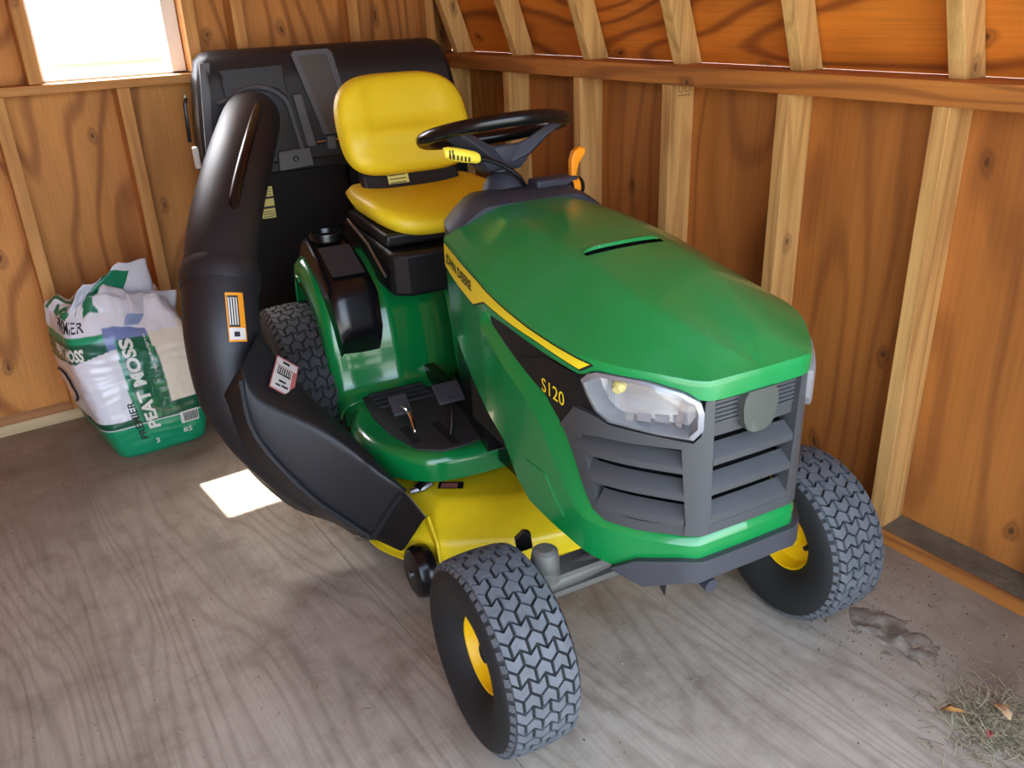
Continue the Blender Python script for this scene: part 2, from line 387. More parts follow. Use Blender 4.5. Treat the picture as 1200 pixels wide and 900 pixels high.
# ---- floor: sheets of plywood on a sub-floor
fl = MB().box(((XL+XS)/2, (Y0+YS)/2-.03, -.05), (XS-XL+.1, YS-Y0+.2, .06)).build('floor', simple('subfloor', (60, 50, 40), .9), smooth=False); tag(fl, kind='structure')
gap = .0007
for (xa, xb) in ((XL-.0, -.602), (-.602, .619), (.619, XS)):
    for (ya, yb) in ((Y0-.05, 2.625), (2.625, YS)):
        o = MB().box(((xa+xb)/2, (ya+yb)/2, -.009), (xb-xa-gap*2, yb-ya-gap*2, .018)).build('plywood_sheet', M['floor'], fl, smooth=False)
# ---- right wall
wr = MB().box((XS+.006, (Y0+YS)/2, .54), (.012, YS-Y0+.1, 1.14)).build('wall_right', M['plyright'], smooth=False); tag(wr, kind='structure')
MB().box(((XR+XS)/2, (Y0+YS)/2, .019), (XS-XR, YS-Y0, .038)).build('sole_plate', M['platey'], wr, smooth=False, bevel=.002)
MB().box(((XR+1.875)/2, (Y0+YS)/2, 1.086), (1.875-XR, YS-Y0, .050)).build('top_plate', M['platey'], wr, smooth=False, bevel=.002)
ystud = [1.02+.4064*k for k in range(-2, 6)]
for i, y in enumerate(ystud):
    if y < Y0+.03: continue
    MB().box(((XR+XS)/2, y+.019, (.038+1.061)/2), (XS-XR-.0005, .038, 1.061-.038)).build('stud', M['stud'], wr, smooth=False, bevel=.0025)
M['dust'] = simple('grey_wall_dust', (112, 102, 84), .95, bump=.8, bscale=90, var=.35, vscale=18)
yy_ = [Y0+.03]+[y for y in ystud if y > Y0+.03]+[YS]
for ya, yb in zip(yy_, yy_[1:]):
    ya2 = ya+.039 if ya > Y0+.031 else ya; dl = MB(); n = 14; V_ = []
    for i in range(n+1):
        for j in range(7):
            x = XR+.006+(XS-XR-.007)*j/6; y = ya2+(yb-.001-ya2)*i/n
            V_.append((x, y, .0375+(.001 if j == 0 else .0022+.006*(j/6)**2+.0018*noise.noise(Vector((x*40, y*25, 3))))))
    dl.add(V_, [(i*7+j, (i+1)*7+j, (i+1)*7+j+1, i*7+j+1) for i in range(n) for j in range(6)])
    dl.build('dust_layer', M['dust'], wr)
# lumber grade stamp on the near face of one stud
gs = MB()
for k in range(2): gs.rev([(.0085, 0), (.0105, 0)], (1.790+.026*k, 1.8328-.0006, 1.048), 'y', 24)
for k in range(5): gs.box((1.785+.009*k, 1.8326, 1.030), (.005, .0006, .004))
gs.build('grade_stamp', simple('stamp_ink', (96, 84, 70), .8), wr, smooth=False, fix=False)
# ---- roof: steep lower slope, shallow upper slope, mirrored on the left
def slope_obj(name, p0, p1, mat, thick=.012, kind=None, parent=None):
    (x0, z0), (x1, z1) = p0, p1
    d = Vector((x1-x0, 0, z1-z0)); n = Vector((d.z, 0, -d.x)).normalized()
    if n.z < 0 and abs(n.z) > 1e-3: n = -n
    mb = MB(); ya, yb = Y0-.05, YS+.02
    q = [(x0, z0), (x1, z1), (x1+n.x*thick, z1+n.z*thick), (x0+n.x*thick, z0+n.z*thick)]
    mb.add([(x, ya, z) for x, z in q]+[(x, yb, z) for x, z in q], [(0, 1, 2, 3), (7, 6, 5, 4), (0, 4, 5, 1), (1, 5, 6, 2), (2, 6, 7, 3), (3, 7, 4, 0)])
    o = mb.build(name, mat, parent, smooth=False)
    if kind: tag(o, kind=kind)
    return o
KX = .355                       # run of the lower slope per metre of rise
ZK = 2.05; xk = 1.875-KX*(ZK-1.111); xm = (XL+XS)/2; ZR = 2.62
cl = slope_obj('ceiling', (1.875, 1.111), (xk, ZK), M['plyroof'], kind='structure')
slope_obj('roof_deck', (xk, ZK), (xm, ZR), M['plyroof'], parent=cl)
slope_obj('roof_deck', (2*xm-1.875, 1.111), (2*xm-xk, ZK), M['plyroof'], parent=cl)
slope_obj('roof_deck', (2*xm-xk, ZK), (xm, ZR), M['plyroof'], parent=cl)
for y in ystud:
    if y < Y0+.03: continue
    q = [(1.793, 1.111), (1.868, 1.111), (1.868-KX*.85, 1.961), (1.793-KX*.85, 1.961)]
    mb = MB(); mb.add([(x, y, z) for x, z in q]+[(x, y+.038, z) for x, z in q], [(0, 1, 2, 3), (7, 6, 5, 4), (0, 4, 5, 1), (1, 5, 6, 2), (2, 6, 7, 3), (3, 7, 4, 0)])
    mb.build('rafter', M['rafter'], cl, smooth=False, bevel=.002)
# ---- back wall: sheathing round the window opening
WX0, WX1, WZ0, WZ1 = .352, .803, 1.105, 1.672
wb = MB()
yb_ = YS+.006
for (xa, xb, za, zb) in ((XL-.02, WX0, -.03, 2.7), (WX1, XS+.02, -.03, 2.7), (WX0, WX1, -.03, WZ0), (WX0, WX1, WZ1, 2.7)):
    wb.box(((xa+xb)/2, yb_, (za+zb)/2), (xb-xa, .012, zb-za))
wb = wb.build('wall_back', M['plyback'], smooth=False, fix=False); tag(wb, kind='structure')
def bstud(x, z0, z1, wdt=.040): MB().box((x+wdt/2, (YB+YS)/2, (z0+z1)/2), (wdt, YS-YB, z1-z0)).build('stud', M['studb'], wb, smooth=False, bevel=.0025)
for x, z0, z1 in ((.192, .038, 1.078), (.556, .038, 1.078), (.968, .038, 2.2), (1.388, .038, 2.2), (1.704, .038, 1.6), (-.25, .038, 2.1), (-.66, .038, 2.0), (-1.06, .038, 1.9)): bstud(x, z0, z1)
bstud(.310, 1.108, 2.2); bstud(.806, 1.108, 2.2)
MB().box(((XL+.29)/2, (YB+YS)/2, .019), (.29-XL, YS-YB, .038)).build('sole_plate', M['solepale'], wb, smooth=False, bevel=.002)
MB().box(((.291+XR)/2, (YB+YS)/2, .019), (XR-.291-.002, YS-YB, .038)).build('sole_plate', M['studx'], wb, smooth=False, bevel=.002)
MB().box(((-.25+.97)/2, (YB+YS)/2-.004, 1.092), (1.22, YS-YB+.008, .028)).build('sill_board', M['studx'], wb, smooth=False, bevel=.003)
MB().box(((WX0+WX1)/2, (YB+YS)/2, WZ1+.045), (WX1-WX0, YS-YB, .07)).build('window_header', M['studx'], wb, smooth=False, bevel=.003)
# window: white frame, sash, two panes
wf = MB(); t = .022
for (xa, xb, za, zb) in ((WX0, WX0+t*.5, WZ0, WZ1), (WX1-.046, WX1, WZ0, WZ1), (WX0, WX1, WZ0, WZ0+.008), (WX0, WX1, WZ1-t, WZ1)):
    wf.box(((xa+xb)/2, YS+.004, (za+zb)/2), (xb-xa, .05, zb-za))
wf.box(((WX0+WX1)/2, YS+.006, WZ0+.045), (WX1-WX0-.02, .012, .016))
wf = wf.build('window_1', M['white'], smooth=False, bevel=.0015, fix=False); tag(wf, kind='structure')
MB().box(((WX0+WX1)/2, YS+.008, (WZ0+WZ1)/2), (WX1-WX0-.03, .003, WZ1-WZ0-.03)).build('pane', M['glass'], wf, smooth=False)
# ---- left wall and front wall (behind the camera) with the doorway
wl = MB().box((XL-.006, (Y0+YS)/2, .55), (.012, YS-Y0+.1, 1.16)).build('wall_left', M['plyright'], smooth=False); tag(wl, kind='structure')
DX0, DX1, DZ = -.85, 1.38, 1.82
wfr = MB()
for (xa, xb, za, zb) in ((XL-.02, DX0, -.03, 2.7), (DX1, XS+.02, -.03, 2.7), (DX0, DX1, DZ, 2.7)):
    wfr.box(((xa+xb)/2, Y0-.03, (za+zb)/2), (xb-xa, .06, zb-za))
wfr = wfr.build('wall_front', M['plyright'], smooth=False, fix=False); tag(wfr, kind='structure')

# ================================================================== THE RIDING MOWER (local x forward, y to its left, z up)
mower = empty('riding_mower', (1.15066, 2.27929, 0), math.atan2(-.99451924, -.10455372))
tag(mower, 'green and yellow riding lawn mower with black grass bagger at its rear', 'lawn mower')
# ---- plan outline of the hood: arc length s from the rear of the side to the nose
OLp = cr([(.735, .213), (.85, .230), (1.0, .242), (1.15, .240), (1.27, .229), (1.32, .217), (1.37, .190), (1.42, .152), (1.455, .122)], 6)+[Vector(p) for p in ((1.465, .1105), (1.469, .1035), (1.4705, .095))]+[Vector((1.4705+.0012*k/4, .095*(1-k/4))) for k in range(1, 5)]
OLs = [0.]
for a, b in zip(OLp, OLp[1:]): OLs.append(OLs[-1]+(b-a).length)
S = OLs[-1]
def outl(s):
    s = max(0, min(S, s)); j = 0
    while j < len(OLs)-2 and OLs[j+1] < s: j += 1
    t = (s-OLs[j])/(OLs[j+1]-OLs[j]); p = OLp[j].lerp(OLp[j+1], t)
    a = OLp[max(0, j-1 if t < .5 else j)]; b = OLp[min(len(OLp)-1, j+1 if t < .5 else j+2)]
    d = (b-a).normalized(); return p, Vector((-d.y, d.x)) if False else Vector((d.y*-1, d.x))
def nrm(s):
    d = (outl_pt(min(S, s+.012))-outl_pt(max(0, s-.012))); d.normalize(); return Vector((-d.y, d.x))
def outl_pt(s): return outl(s)[0]
def surf(side):
    def fn(s, z, off=0):
        if s <= S: p = outl_pt(s); n = nrm(s); y = 1
        else: p = outl_pt(2*S-s); n = nrm(2*S-s); y = -1
        q = p+n*off
        return Vector((q.x, side*y*q.y, z))
    return fn
SF = {1: surf(1), -1: surf(-1)}
zo_t = [(0, .842), (.09, .832), (.153, .823), (.213, .815), (.265, .804), (.335, .792), (.41, .782), (.495, .773), (.551, .769), (.6, .766), (.685, .762), (.754, .757), (.79, .756), (S, .756)]
zc_t = [(.735, .893), (.82, .892), (.9, .889), (1.0, .880), (1.09, .868), (1.2, .847), (1.3, .820), (1.4, .785), (1.466, .757)]
zo = lambda s: slerp(zo_t, s)
zc = lambda a: slerp(zc_t, a)
def prof(t):
    if t < .42: return 1-.07*(t/.42)**2
    q = (t-.42)/.58
    return .93*(1-q)**1.0*(1+.25*q*(1-q))
def hood_pt(s, t, side):
    p = outl_pt(s); ac = .735+(1.466-.735)*(s/S)**.92
    return Vector((ac+(p.x-ac)*t**1.6, side*p.y*t, zo(s)+(zc(ac)-zo(s))*prof(t)))
bm = bmesh.new(); NS, NT = 60, 18
ss = [S*i/NS for i in range(NS+1)]
for side in (1, -1):
    rows = []
    for s in ss:
        row = [bm.verts.new(hood_pt(s, t/NT, side)) for t in range(NT+1)]
        row += [bm.verts.new(SF[side](s, zo(s)-.004, .0015)), bm.verts.new(SF[side](s, zo(s)-.010, .002))]
        if s < .245: zb = zo(s)-.02
        else: zb = lerp([(.245, .752), (.332, .752), (.456, .741), (.535, .735), (.567, .733), (.575, .738), (.597, .750), (.685, .749), (.745, .738), (.765, .725), (.80, .721), (S, .721)], s)
        zb = min(zb, zo(s)-.011)
        row += [bm.verts.new(SF[side](s, zb, .001))]
        row += [bm.verts.new(SF[side](s, zb, -.012))]
        rows.append(row)
    for a, b in zip(rows, rows[1:]):
        for j in range(len(a)-1): bm.faces.new((a[j], b[j], b[j+1], a[j+1]))
bmesh.ops.remove_doubles(bm, verts=bm.verts, dist=1e-5)
A0, A1, BW = 1.085, 1.099, .088
for co, no in (((A0, 0, 0), (1, 0, 0)), ((A1, 0, 0), (1, 0, 0)), ((0, BW, 0), (0, 1, 0)), ((0, -BW, 0), (0, 1, 0)), ((A0-.02, 0, 0), (1, 0, 0))):
    bmesh.ops.bisect_plane(bm, geom=bm.verts[:]+bm.edges[:]+bm.faces[:], plane_co=co, plane_no=no, dist=1e-6)
kill = [f for f in bm.faces if A0 < f.calc_center_median().x < A1 and abs(f.calc_center_median().y) < BW and f.calc_center_median().z > .8]
bmesh.ops.delete(bm, geom=kill, context='FACES')
for v in bm.verts:                                # visor raised behind the slot
    if v.co.z > .84 and abs(v.co.y) <= BW+1e-4:
        if A0-.001 < v.co.x < A0+.001: v.co.z += .0075*(1-(abs(v.co.y)/BW)**10)
        elif A0-.0205 < v.co.x < A0-.005: v.co.z += .003*(1-(abs(v.co.y)/BW)**6)
lipv = sorted([v for v in bm.verts if abs(v.co.x-A0) < 5e-4 and abs(v.co.y) <= BW+1e-4 and v.co.z > .84], key=lambda v: v.co.y)
lv2 = [bm.verts.new(v.co+Vector((.0035, 0, -.0055*(1-(abs(v.co.y)/BW)**10)-.0002))) for v in lipv]
for i in range(len(lipv)-1): bm.faces.new((lipv[i], lipv[i+1], lv2[i+1], lv2[i]))
bmesh.ops.recalc_face_normals(bm, faces=bm.faces)
me = bpy.data.meshes.new('hood'); bm.to_mesh(me); bm.free(); me.materials.append(M['hood']); me.shade_smooth(); me.set_sharp_from_angle(angle=math.radians(40))
hood = bpy.data.objects.new('hood', me); C.objects.link(hood); hood.parent = mower
MB().box((1.066, 0, .834), (.062, .174, .04)).build('intake_slot', M['void'], hood, smooth=False)
# ---- side panels, bright rim, vent panels, stripe, lettering
side_poly = [(0, .842), (.09, .832), (.153, .823), (.213, .815), (.245, .808), (.245, .752), (.231, .748), (.212, .714), (.304, .669), (.381, .633), (.442, .598), (.48, .546), (.521, .495), (.544, .467), (.57, .457), (.61, .454), (.69, .452), (.79, .456), (S, .456),
             (S, .430), (.786, .430), (.752, .430), (.675, .412), (.633, .383), (.586, .388), (.519, .397), (.465, .402), (.397, .411), (.355, .437), (.301, .500), (.22, .534), (.075, .614), (.04, .645), (.01, .681), (0, .75)]
side_poly = [(s, z-.012 if i < 5 else z) for i, (s, z) in enumerate(side_poly)]
rim_out = [(.231, .750), (.212, .714), (.304, .669), (.381, .633), (.442, .598), (.48, .546), (.521, .495), (.544, .467), (.57, .457), (.61, .454), (.69, .452), (.79, .456), (S, .456)]
rim_in = [(.240, .748), (.25, .727), (.327, .696), (.39, .672), (.452, .651), (.498, .614), (.539, .569), (.566, .515), (.586, .483), (.612, .47), (.671, .468), (.774, .475), (S, .478)]
stripe_top = [(.004, .829), (.091, .821), (.153, .812), (.213, .804), (.265, .793), (.335, .782), (.41, .772), (.495, .764), (.551, .760), (.585, .757)]
stripe_bot = [(.563, .743), (.501, .750), (.436, .757), (.365, .761), (.306, .767), (.247, .772), (.189, .750), (.143, .757), (.076, .767), (.004, .781)]
for side in (-1, 1):
    fn = SF[side]
    sp = MB(); patch(sp, side_poly, fn, 0, .010, .025, .05)
    sp = sp.build('side_panel', M['green'], hood, angle=50)
    rm = MB(); a = resample(rim_out, 90); b = resample(rim_in, 90)
    rm.loft([[fn(p.x, p.y, .0), fn(p.x*.5+q.x*.5, p.y*.5+q.y*.5, -.004), fn(q.x, q.y, -.012), fn(q.x, q.y, -.03)] for p, q in zip(a, b)], closed=False)
    rm.build('side_rim', M['green'], hood, angle=60)
    vp = MB(); patch(vp, [(.236, .752), (.332, .753), (.456, .742), (.535, .736), (.574, .734), (.600, .665), (.585, .640), (.54, .625), (.50, .612), (.452, .651), (.39, .672), (.327, .696), (.25, .727)], fn, -.010, .008, .03, .03)
    vp.build('vent_panel', M['black'], hood, angle=50)
    # raised facets of the vent panel
    vf = MB(); patch(vf, [(.38, .700), (.46, .728), (.545, .725), (.556, .672), (.535, .655), (.47, .655)], fn, -.0065, .004, .03)
    vf.build('vent_facet', M['black'], hood, angle=30)
    st = MB(); patch(st, [(s, z+.003) for s, z in stripe_top]+[(.592, .756), (.565, .7395)]+[(s, z-.003) for s, z in stripe_bot[1:]], fn, .0022, .002, .02)
    st.build('stripe_border', M['labelblack'], hood, angle=60)
    st = MB(); patch(st, stripe_top+stripe_bot, fn, .0034, .002, .02)
    st.build('stripe', M['stripe'], hood, angle=60)
    lt = MB()
    if side < 0: f2 = lambda x, y: fn(.016+x, .7865-.0185*(x/.17)+y, .0042)
    else: f2 = lambda x, y: fn(.185-x, .772+.0165*(x/.165)+y, .0042)
    lettering(lt, 'JOHN DEERE', f2, .170, .028, bold=.035)
    lt.build('lettering', M['labelblack'], hood, smooth=False, fix=False)
    lt = MB()
    if side < 0: f2 = lambda x, y: fn(.452+x, .652+y-.008*(x/.066)+.012, -.0015)
    else: f2 = lambda x, y: fn(.518-x, .648+y+.006*(x/.066), -.0015)
    lettering(lt, 'S120', f2, .066, .026, bold=.0)
    lt.build('model_lettering', M['stripe'], hood, smooth=False, fix=False)
    rc = MB(); patch(rc, [(.392, .499), (.46, .498), (.486, .465), (.517, .435), (.471, .439), (.43, .456)], fn, .002, .004, .02)
    rc.build('side_facet', M['green'], hood, angle=20)
# ---- grille: backing, frame, louvres, emblem, headlights
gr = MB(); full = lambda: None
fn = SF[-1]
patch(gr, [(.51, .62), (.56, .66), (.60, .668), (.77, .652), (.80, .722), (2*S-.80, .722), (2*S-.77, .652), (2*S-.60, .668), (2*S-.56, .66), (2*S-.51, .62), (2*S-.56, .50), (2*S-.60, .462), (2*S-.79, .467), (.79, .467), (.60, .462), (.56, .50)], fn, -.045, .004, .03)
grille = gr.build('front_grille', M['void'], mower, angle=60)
fr = MB()
for m in (0, 1):
    mir = (lambda s: s) if m == 0 else (lambda s: 2*S-s)
    pp = lambda poly: [(mir(s), z) for s, z in poly][::1 if m == 0 else -1]
    # bar under the headlight, corner post, lower rim, outer rim
    patch(fr, pp([(.545, .668), (.58, .668), (.60, .664), (.617, .657), (.70, .652), (.76, .648), (.772, .662), (.776, .722), (.792, .722), (.799, .493), (.798, .474), (.754, .474), (.754, .50), (.742, .635), (.66, .632), (.60, .630), (.545, .618), (.505, .618)]), fn, 0.0, .035, .02)
    patch(fr, pp([(.505, .618), (.548, .618), (.572, .568), (.590, .512), (.612, .488), (.67, .484), (.754, .488), (.754, .470), (.671, .464), (.612, .466), (.586, .48), (.566, .512), (.539, .566)]), fn, -.006, .03, .02)
patch(fr, [(.795, .492), (2*S-.795, .492), (2*S-.795, .474), (.795, .474)], fn, 0, .03, .02)
patch(fr, [(.792, .722), (2*S-.792, .722), (2*S-.792, .650), (.792, .650)], fn, -.012, .02, .02)
fr.build('grille_frame', M['grille'], grille, angle=35)
rb = MB()
for k in range(7):
    z = .668+k*.0075+.004
    patch(rb, [(.794, z), (2*S-.794, z), (2*S-.794, z+.0042), (.794, z+.0042)], fn, -.009, .004, .03)
rb.build('grille_ribs', M['grille'], grille, angle=35)
def louvre(s0, s1, zt, name, e0=0, e1=0):
    mb = MB(); secs = []
    n = 14
    for k in range(n+1):
        s = s0+(s1-s0)*k/n
        q = [(-.023, 0), (-.003, -.016), (-.0005, -.019), (-.0005, -.030), (-.023, -.031)]
        secs.append([fn(s, zt+dz, o) for o, dz in q])
    mb.loft(secs, True, True); mb.build(name, M['grille'], grille, angle=30)
for m in (0, 1):
    mir = (lambda s: s) if m == 0 else (lambda s: 2*S-s)
    for zt, s0 in ((.620, .549), (.570, .572), (.520, .598)): louvre(mir(s0), mir(.752), zt, 'louvre')
for zt in (.6335, .578, .522): louvre(.797, 2*S-.797, zt, 'louvre')
em = MB(); c0 = S
shield = [(c0-.026, .722), (c0+.026, .722), (c0+.034, .712), (c0+.036, .694), (c0+.033, .672), (c0+.026, .656), (c0+.012, .648), (c0-.012, .648), (c0-.026, .656), (c0-.033, .672), (c0-.036, .694), (c0-.034, .712)]
patch(em, shield, fn, .006, .02, .01)
em.build('emblem', M['emblem'], grille, bevel=.004, angle=30)
lens = [(.570, .728), (.584, .742), (.600, .748), (.685, .747), (.742, .736), (.768, .722), (.773, .705), (.773, .675), (.760, .657), (.700, .659), (.622, .665), (.597, .680), (.580, .706)]
def inset(poly, k, c=None):
    cx = sum(p[0] for p in poly)/len(poly); cy = sum(p[1] for p in poly)/len(poly)
    return [(cx+(x-cx)*k, cy+(y-cy)*(1-(1-k)*1.5)) for x, y in poly]
for m in (0, 1):
    mir = (lambda s: s) if m == 0 else (lambda s: 2*S-s)
    pp = lambda poly: [(mir(s), z) for s, z in poly]
    hb = MB(); ou = pp(lens); inn = pp(inset(lens, .92)); inn2 = pp(inset(lens, .87))
    n = len(ou)
    hb.loft([[fn(*p, -.02) for p in ou+ou[:1]], [fn(*p, .007) for p in ou+ou[:1]], [fn(*p, .010) for p in inn+inn[:1]], [fn(*p, -.03) for p in inn2+inn2[:1]]], closed=False)
    hl = hb.build('headlight', M['bezel'], grille, angle=30)
    rf = MB(); lc = (sum(p[0] for p in lens)/len(lens), sum(p[1] for p in lens)/len(lens)); l80 = inset(lens, .87)
    ring = lambda k, o: [fn(*p, o) for p in pp([(lc[0]+(x-lc[0])*k/.8, lc[1]+(y-lc[1])*k/.8) for x, y in l80] if k < .85 else inset(lens, .98))]
    rf.loft([ring(.80, -.028), ring(.60, -.031), ring(.40, -.031), ring(.2, -.031), ring(.1, -.031)], True, False); rf.f.append(tuple(range(4*n, 5*n))); rf.mi.append(0)
    for k in range(4):                              # stepped floor of the reflector
        z0 = .672+.003*k; s0 = .63+.03*k
        rf.add([fn(mir(s0), z0, -.028), fn(mir(s0+.024), z0+.001, -.028), fn(mir(s0+.030), z0-.002, -.006), fn(mir(s0+.006), z0-.003, -.006)], [(0, 1, 2, 3)])
    rf.build('reflector', M['silver'], grille, angle=25)
    rbm = MB()                                      # vertical flutes on the rear wall of the lamp and a clear bar by the corner
    for k in range(4): s0 = .596+.006*k; rbm.add([fn(mir(s0), .735, -.026), fn(mir(s0+.004), .735, -.022), fn(mir(s0+.004), .690-.004*k, -.022), fn(mir(s0), .690-.004*k, -.026)], [(0, 1, 2, 3)])
    rbm.build('reflector_flutes', M['silver'], grille, smooth=False, fix=False); rbm = MB()
    rbm.add([fn(mir(.735), .722, -.018), fn(mir(.745), .720, -.014), fn(mir(.738), .668, -.010), fn(mir(.728), .670, -.014)], [(0, 1, 2, 3)])
    rbm.build('reflector_bar', M['silver'], grille, smooth=False, fix=False)
    bl = MB(); b0 = fn(mir(.628), .722, -.026); b1 = fn(mir(.628), .716, -.010)
    bl.tube([b0, b0.lerp(b1, .5), b1], [.011, .012, .007], 12); bl.build('bulb', M['amber'], grille)
    ln = MB(); ln.loft([ring(.97, .009), ring(.8, .0125), ring(.6, .013), ring(.4, .013), ring(.1, .013)], True, False); ln.build('headlight_lens', M['glass'], grille, angle=60)
# ---- bumper below the green nose
bp = MB()
patch(bp, [(.628, .383), (.675, .412), (.752, .430), (.79, .431), (2*S-.79, .431), (2*S-.752, .430), (2*S-.675, .412), (2*S-.628, .383), (2*S-.69, .362), (2*S-.754, .386), (2*S-.802, .392), (.802, .392), (.754, .386), (.69, .362)], fn, .012, .035, .02)
bp.build('front_bumper', M['bumper'], mower, bevel=.006, angle=40)
MB().tube([(1.43, -.07, .365), (1.47, -.07, .362)], .013, 14).build('tow_eye', M['dash'], mower)
# ---- body under the hood (engine shroud and frame rails)
MB().prism([(.73, -.17), (1.20, -.18), (1.34, -.09), (1.34, .09), (1.20, .18), (.73, .17)], .40, .72).build('engine_shroud', M['void'], mower, smooth=False)
for s in (-1, 1): MB().box((.58, s*.085, .30), (1.14, .03, .09)).build('frame_rail', M['blackgloss'], mower, smooth=False)
# ---- dashboard
da = MB()
def dsec(a, w, zt, zb):
    n = 20; pts = []
    for k in range(n+1):
        b = -w+2*w*k/n; t = abs(b)/w
        pts.append((a, b, zt-(.055)*max(0, (t-.55)/.45)**1.5))
    return pts+[(a, w, zb), (a, -w, zb)]
da.loft([dsec(.59, .13, .872, .80), dsec(.60, .145, .890, .80), dsec(.625, .165, .902, .80), dsec(.69, .190, .905, .80), dsec(.725, .197, .901, .80), dsec(.745, .195, .893, .80)])
dash = da.build('dashboard', M['dash'], mower, angle=32)
MB().box((.668, .095, .909), (.05, .11, .022)).build('dash_pod', M['dash'], dash, bevel=.006)
MB().prism([(.50, -.10), (.735, -.14), (.735, .14), (.50, .10)], .30, .80).build('column_shroud', M['blackgloss'], mower, smooth=False)
cp = MB(); cp.rev([(0, .0), (.052, .0), (.047, .018), (.036, .034), (.022, .040), (.020, .075), (0, .075)], (0, 0, 0), 'z', 28)
col = cp.build('steering_column', M['dash'], mower); col.location = (.605, 0, .892); col.rotation_euler = (0, math.radians(-15), 0)
# ---- steering wheel
sw = empty('steering_wheel', (.565, 0, 1.022), 0, mower); sw.rotation_euler = (0, math.radians(-15), 0)
MB().rev([(.166+.0155*math.cos(2*PI*k/14), .0155*math.sin(2*PI*k/14)) for k in range(14)], (0, 0, 0), 'z', 56, closed=True).build('wheel_rim', M['blackgloss'], sw)
hb = MB()
hub = [(-.052, -.050), (-.05, .050), (-.01, .072), (.045, .066), (.06, 0), (.045, -.066), (-.01, -.072)]
hb.loft([[(x*k, y*k, z) for x, y in hub] for z, k in ((-.092, .62), (-.075, .85), (-.045, 1.0), (-.038, .95))])
hb.build('wheel_hub', M['dash'], sw, bevel=.008, smooth=True)
for an in (62, -62, 180):
    t = math.radians(an); d = Vector((math.cos(t), math.sin(t), 0)); q = Vector((-d.y, d.x, 0)); sp = MB(); secs = []
    for rr, wd, z, th in ((.03, .040, -.062, .036), (.07, .036, -.050, .034), (.12, .027, -.020, .022), (.162, .020, -.002, .014)):
        c = d*rr+Vector((0, 0, z)); secs.append([c+q*wd-Vector((0, 0, th/2)), c-q*wd-Vector((0, 0, th/2)), c-q*wd*.8+Vector((0, 0, th/2)), c+q*wd*.8+Vector((0, 0, th/2))])
    sp.loft(secs); sp.build('wheel_spoke', M['dash'], sw, bevel=.003)
# ---- levers on the dash
lv = empty('lift_lever', (0, 0, 0), 0, mower)
MB().tube(cr([(.652, .03, .905), (.655, .010, .932), (.652, -.03, .960), (.65, -.075, .978), (.648, -.10, .984)], 6), .0052, 10).build('lever_rod', M['blackgloss'], lv)
gp = MB(); secs = []
for k, (t, wy, hz) in enumerate(((0, .008, .009), (.08, .0105, .013), (.5, .0125, .0155), (.85, .012, .0145), (.97, .009, .011), (1, .004, .006))):
    c = Vector((.648, -.080, .979)).lerp(Vector((.648, -.166, 1.000)), t)
    secs.append([c+Vector((math.cos(a)*wy, 0, math.sin(a)*hz)) for a in [2*PI*j/16 for j in range(16)]])
gp.loft(secs); gp.build('lever_grip', M['grip'], lv)
gv = MB()
for k in range(6): gv.box((.661, -.110-.009*k, .981+.0022*k), (.004, .003, .010))
for k in range(2): gv.box((.661, -.148-.007*k, .996), (.004, .002, .018))
gv.build('grip_groove', M['labelblack'], lv, smooth=False, fix=False)
th = empty('throttle_lever', (0, 0, 0), 0, mower)
pr = [(-.010, 0), (.010, 0), (.0075, .03), (.013, .050), (.030, .071), (.032, .082), (.018, .088), (.001, .079), (-.007, .06), (-.006, .03)]
tm = MB(); y = lambda b, z: (.678, .142+b, .895+z)
tm.add([(.668, .142+b, .895+z) for b, z in pr]+[(.686, .142+b, .895+z) for b, z in pr], [tuple(range(10))[::-1], tuple(range(10, 20))]+[(i, (i+1) % 10, 10+(i+1) % 10, 10+i) for i in range(10)])
tm.build('lever_handle', M['orange'], th, bevel=.003)
MB().rev([(.0, -.022), (.019, -.022), (.022, -.018), (.022, .018), (.019, .022), (0, .022)], (.677, .142, .893), 'y', 24).build('lever_boot', M['blackgloss'], th)
MB().rev([(.0, -.0085), (.0235, -.0085), (.0235, .0085), (0, .0085)], (.677, .142, .894), 'y', 24).build('lever_dial', M['orange'], th)

# ---- rear body: fenders, seat deck, footrests
fprof = cr([(-.085, .42), (-.082, .55), (-.07, .620), (-.04, .642), (.02, .640), (.125, .602), (.195, .535), (.226, .45), (.241, .37), (.258, .320), (.30, .302)], 5)
def fender(side):
    mb = MB(); secs = []
    for p in fprof:
        a, z = p
        row = []
        wob = .0
        for b, dz in ((.0, .0), (.10, .0), (.155, .0), (.165, .006), (.185, .006), (.20, .0), (.30, .0), (.335, -.002), (.352, -.010), (.362, -.024), (.366, -.05), (.368, -.075)):
            da = 0
            if dz > 0 and a > .1: da = .006
            if b > .34:                       # rounded outer edge: offset down and rearwards along the slope normal
                k = -dz; row.append((a-k*.45*(1 if a > 0 else -1) if a > -.3 else a, side*b, z+dz*.85)); continue
            row.append((a+da, side*b, z+dz*.4))
        secs.append(row)
    mb.loft(secs, closed=False)
    return mb
for side in (-1, 1):
    f_ = fender(side).build('fender', M['green'], mower, angle=50)
    s_ = f_.modifiers.new('thick', 'SOLIDIFY'); s_.thickness = .006; s_.offset = -1
foot_poly = [(.25, -.03), (.25, -.33), (.33, -.345), (.385, -.372), (.425, -.383), (.47, -.386), (.535, -.378), (.60, -.352), (.655, -.310), (.690, -.262), (.706, -.20), (.712, -.12), (.712, -.03)]
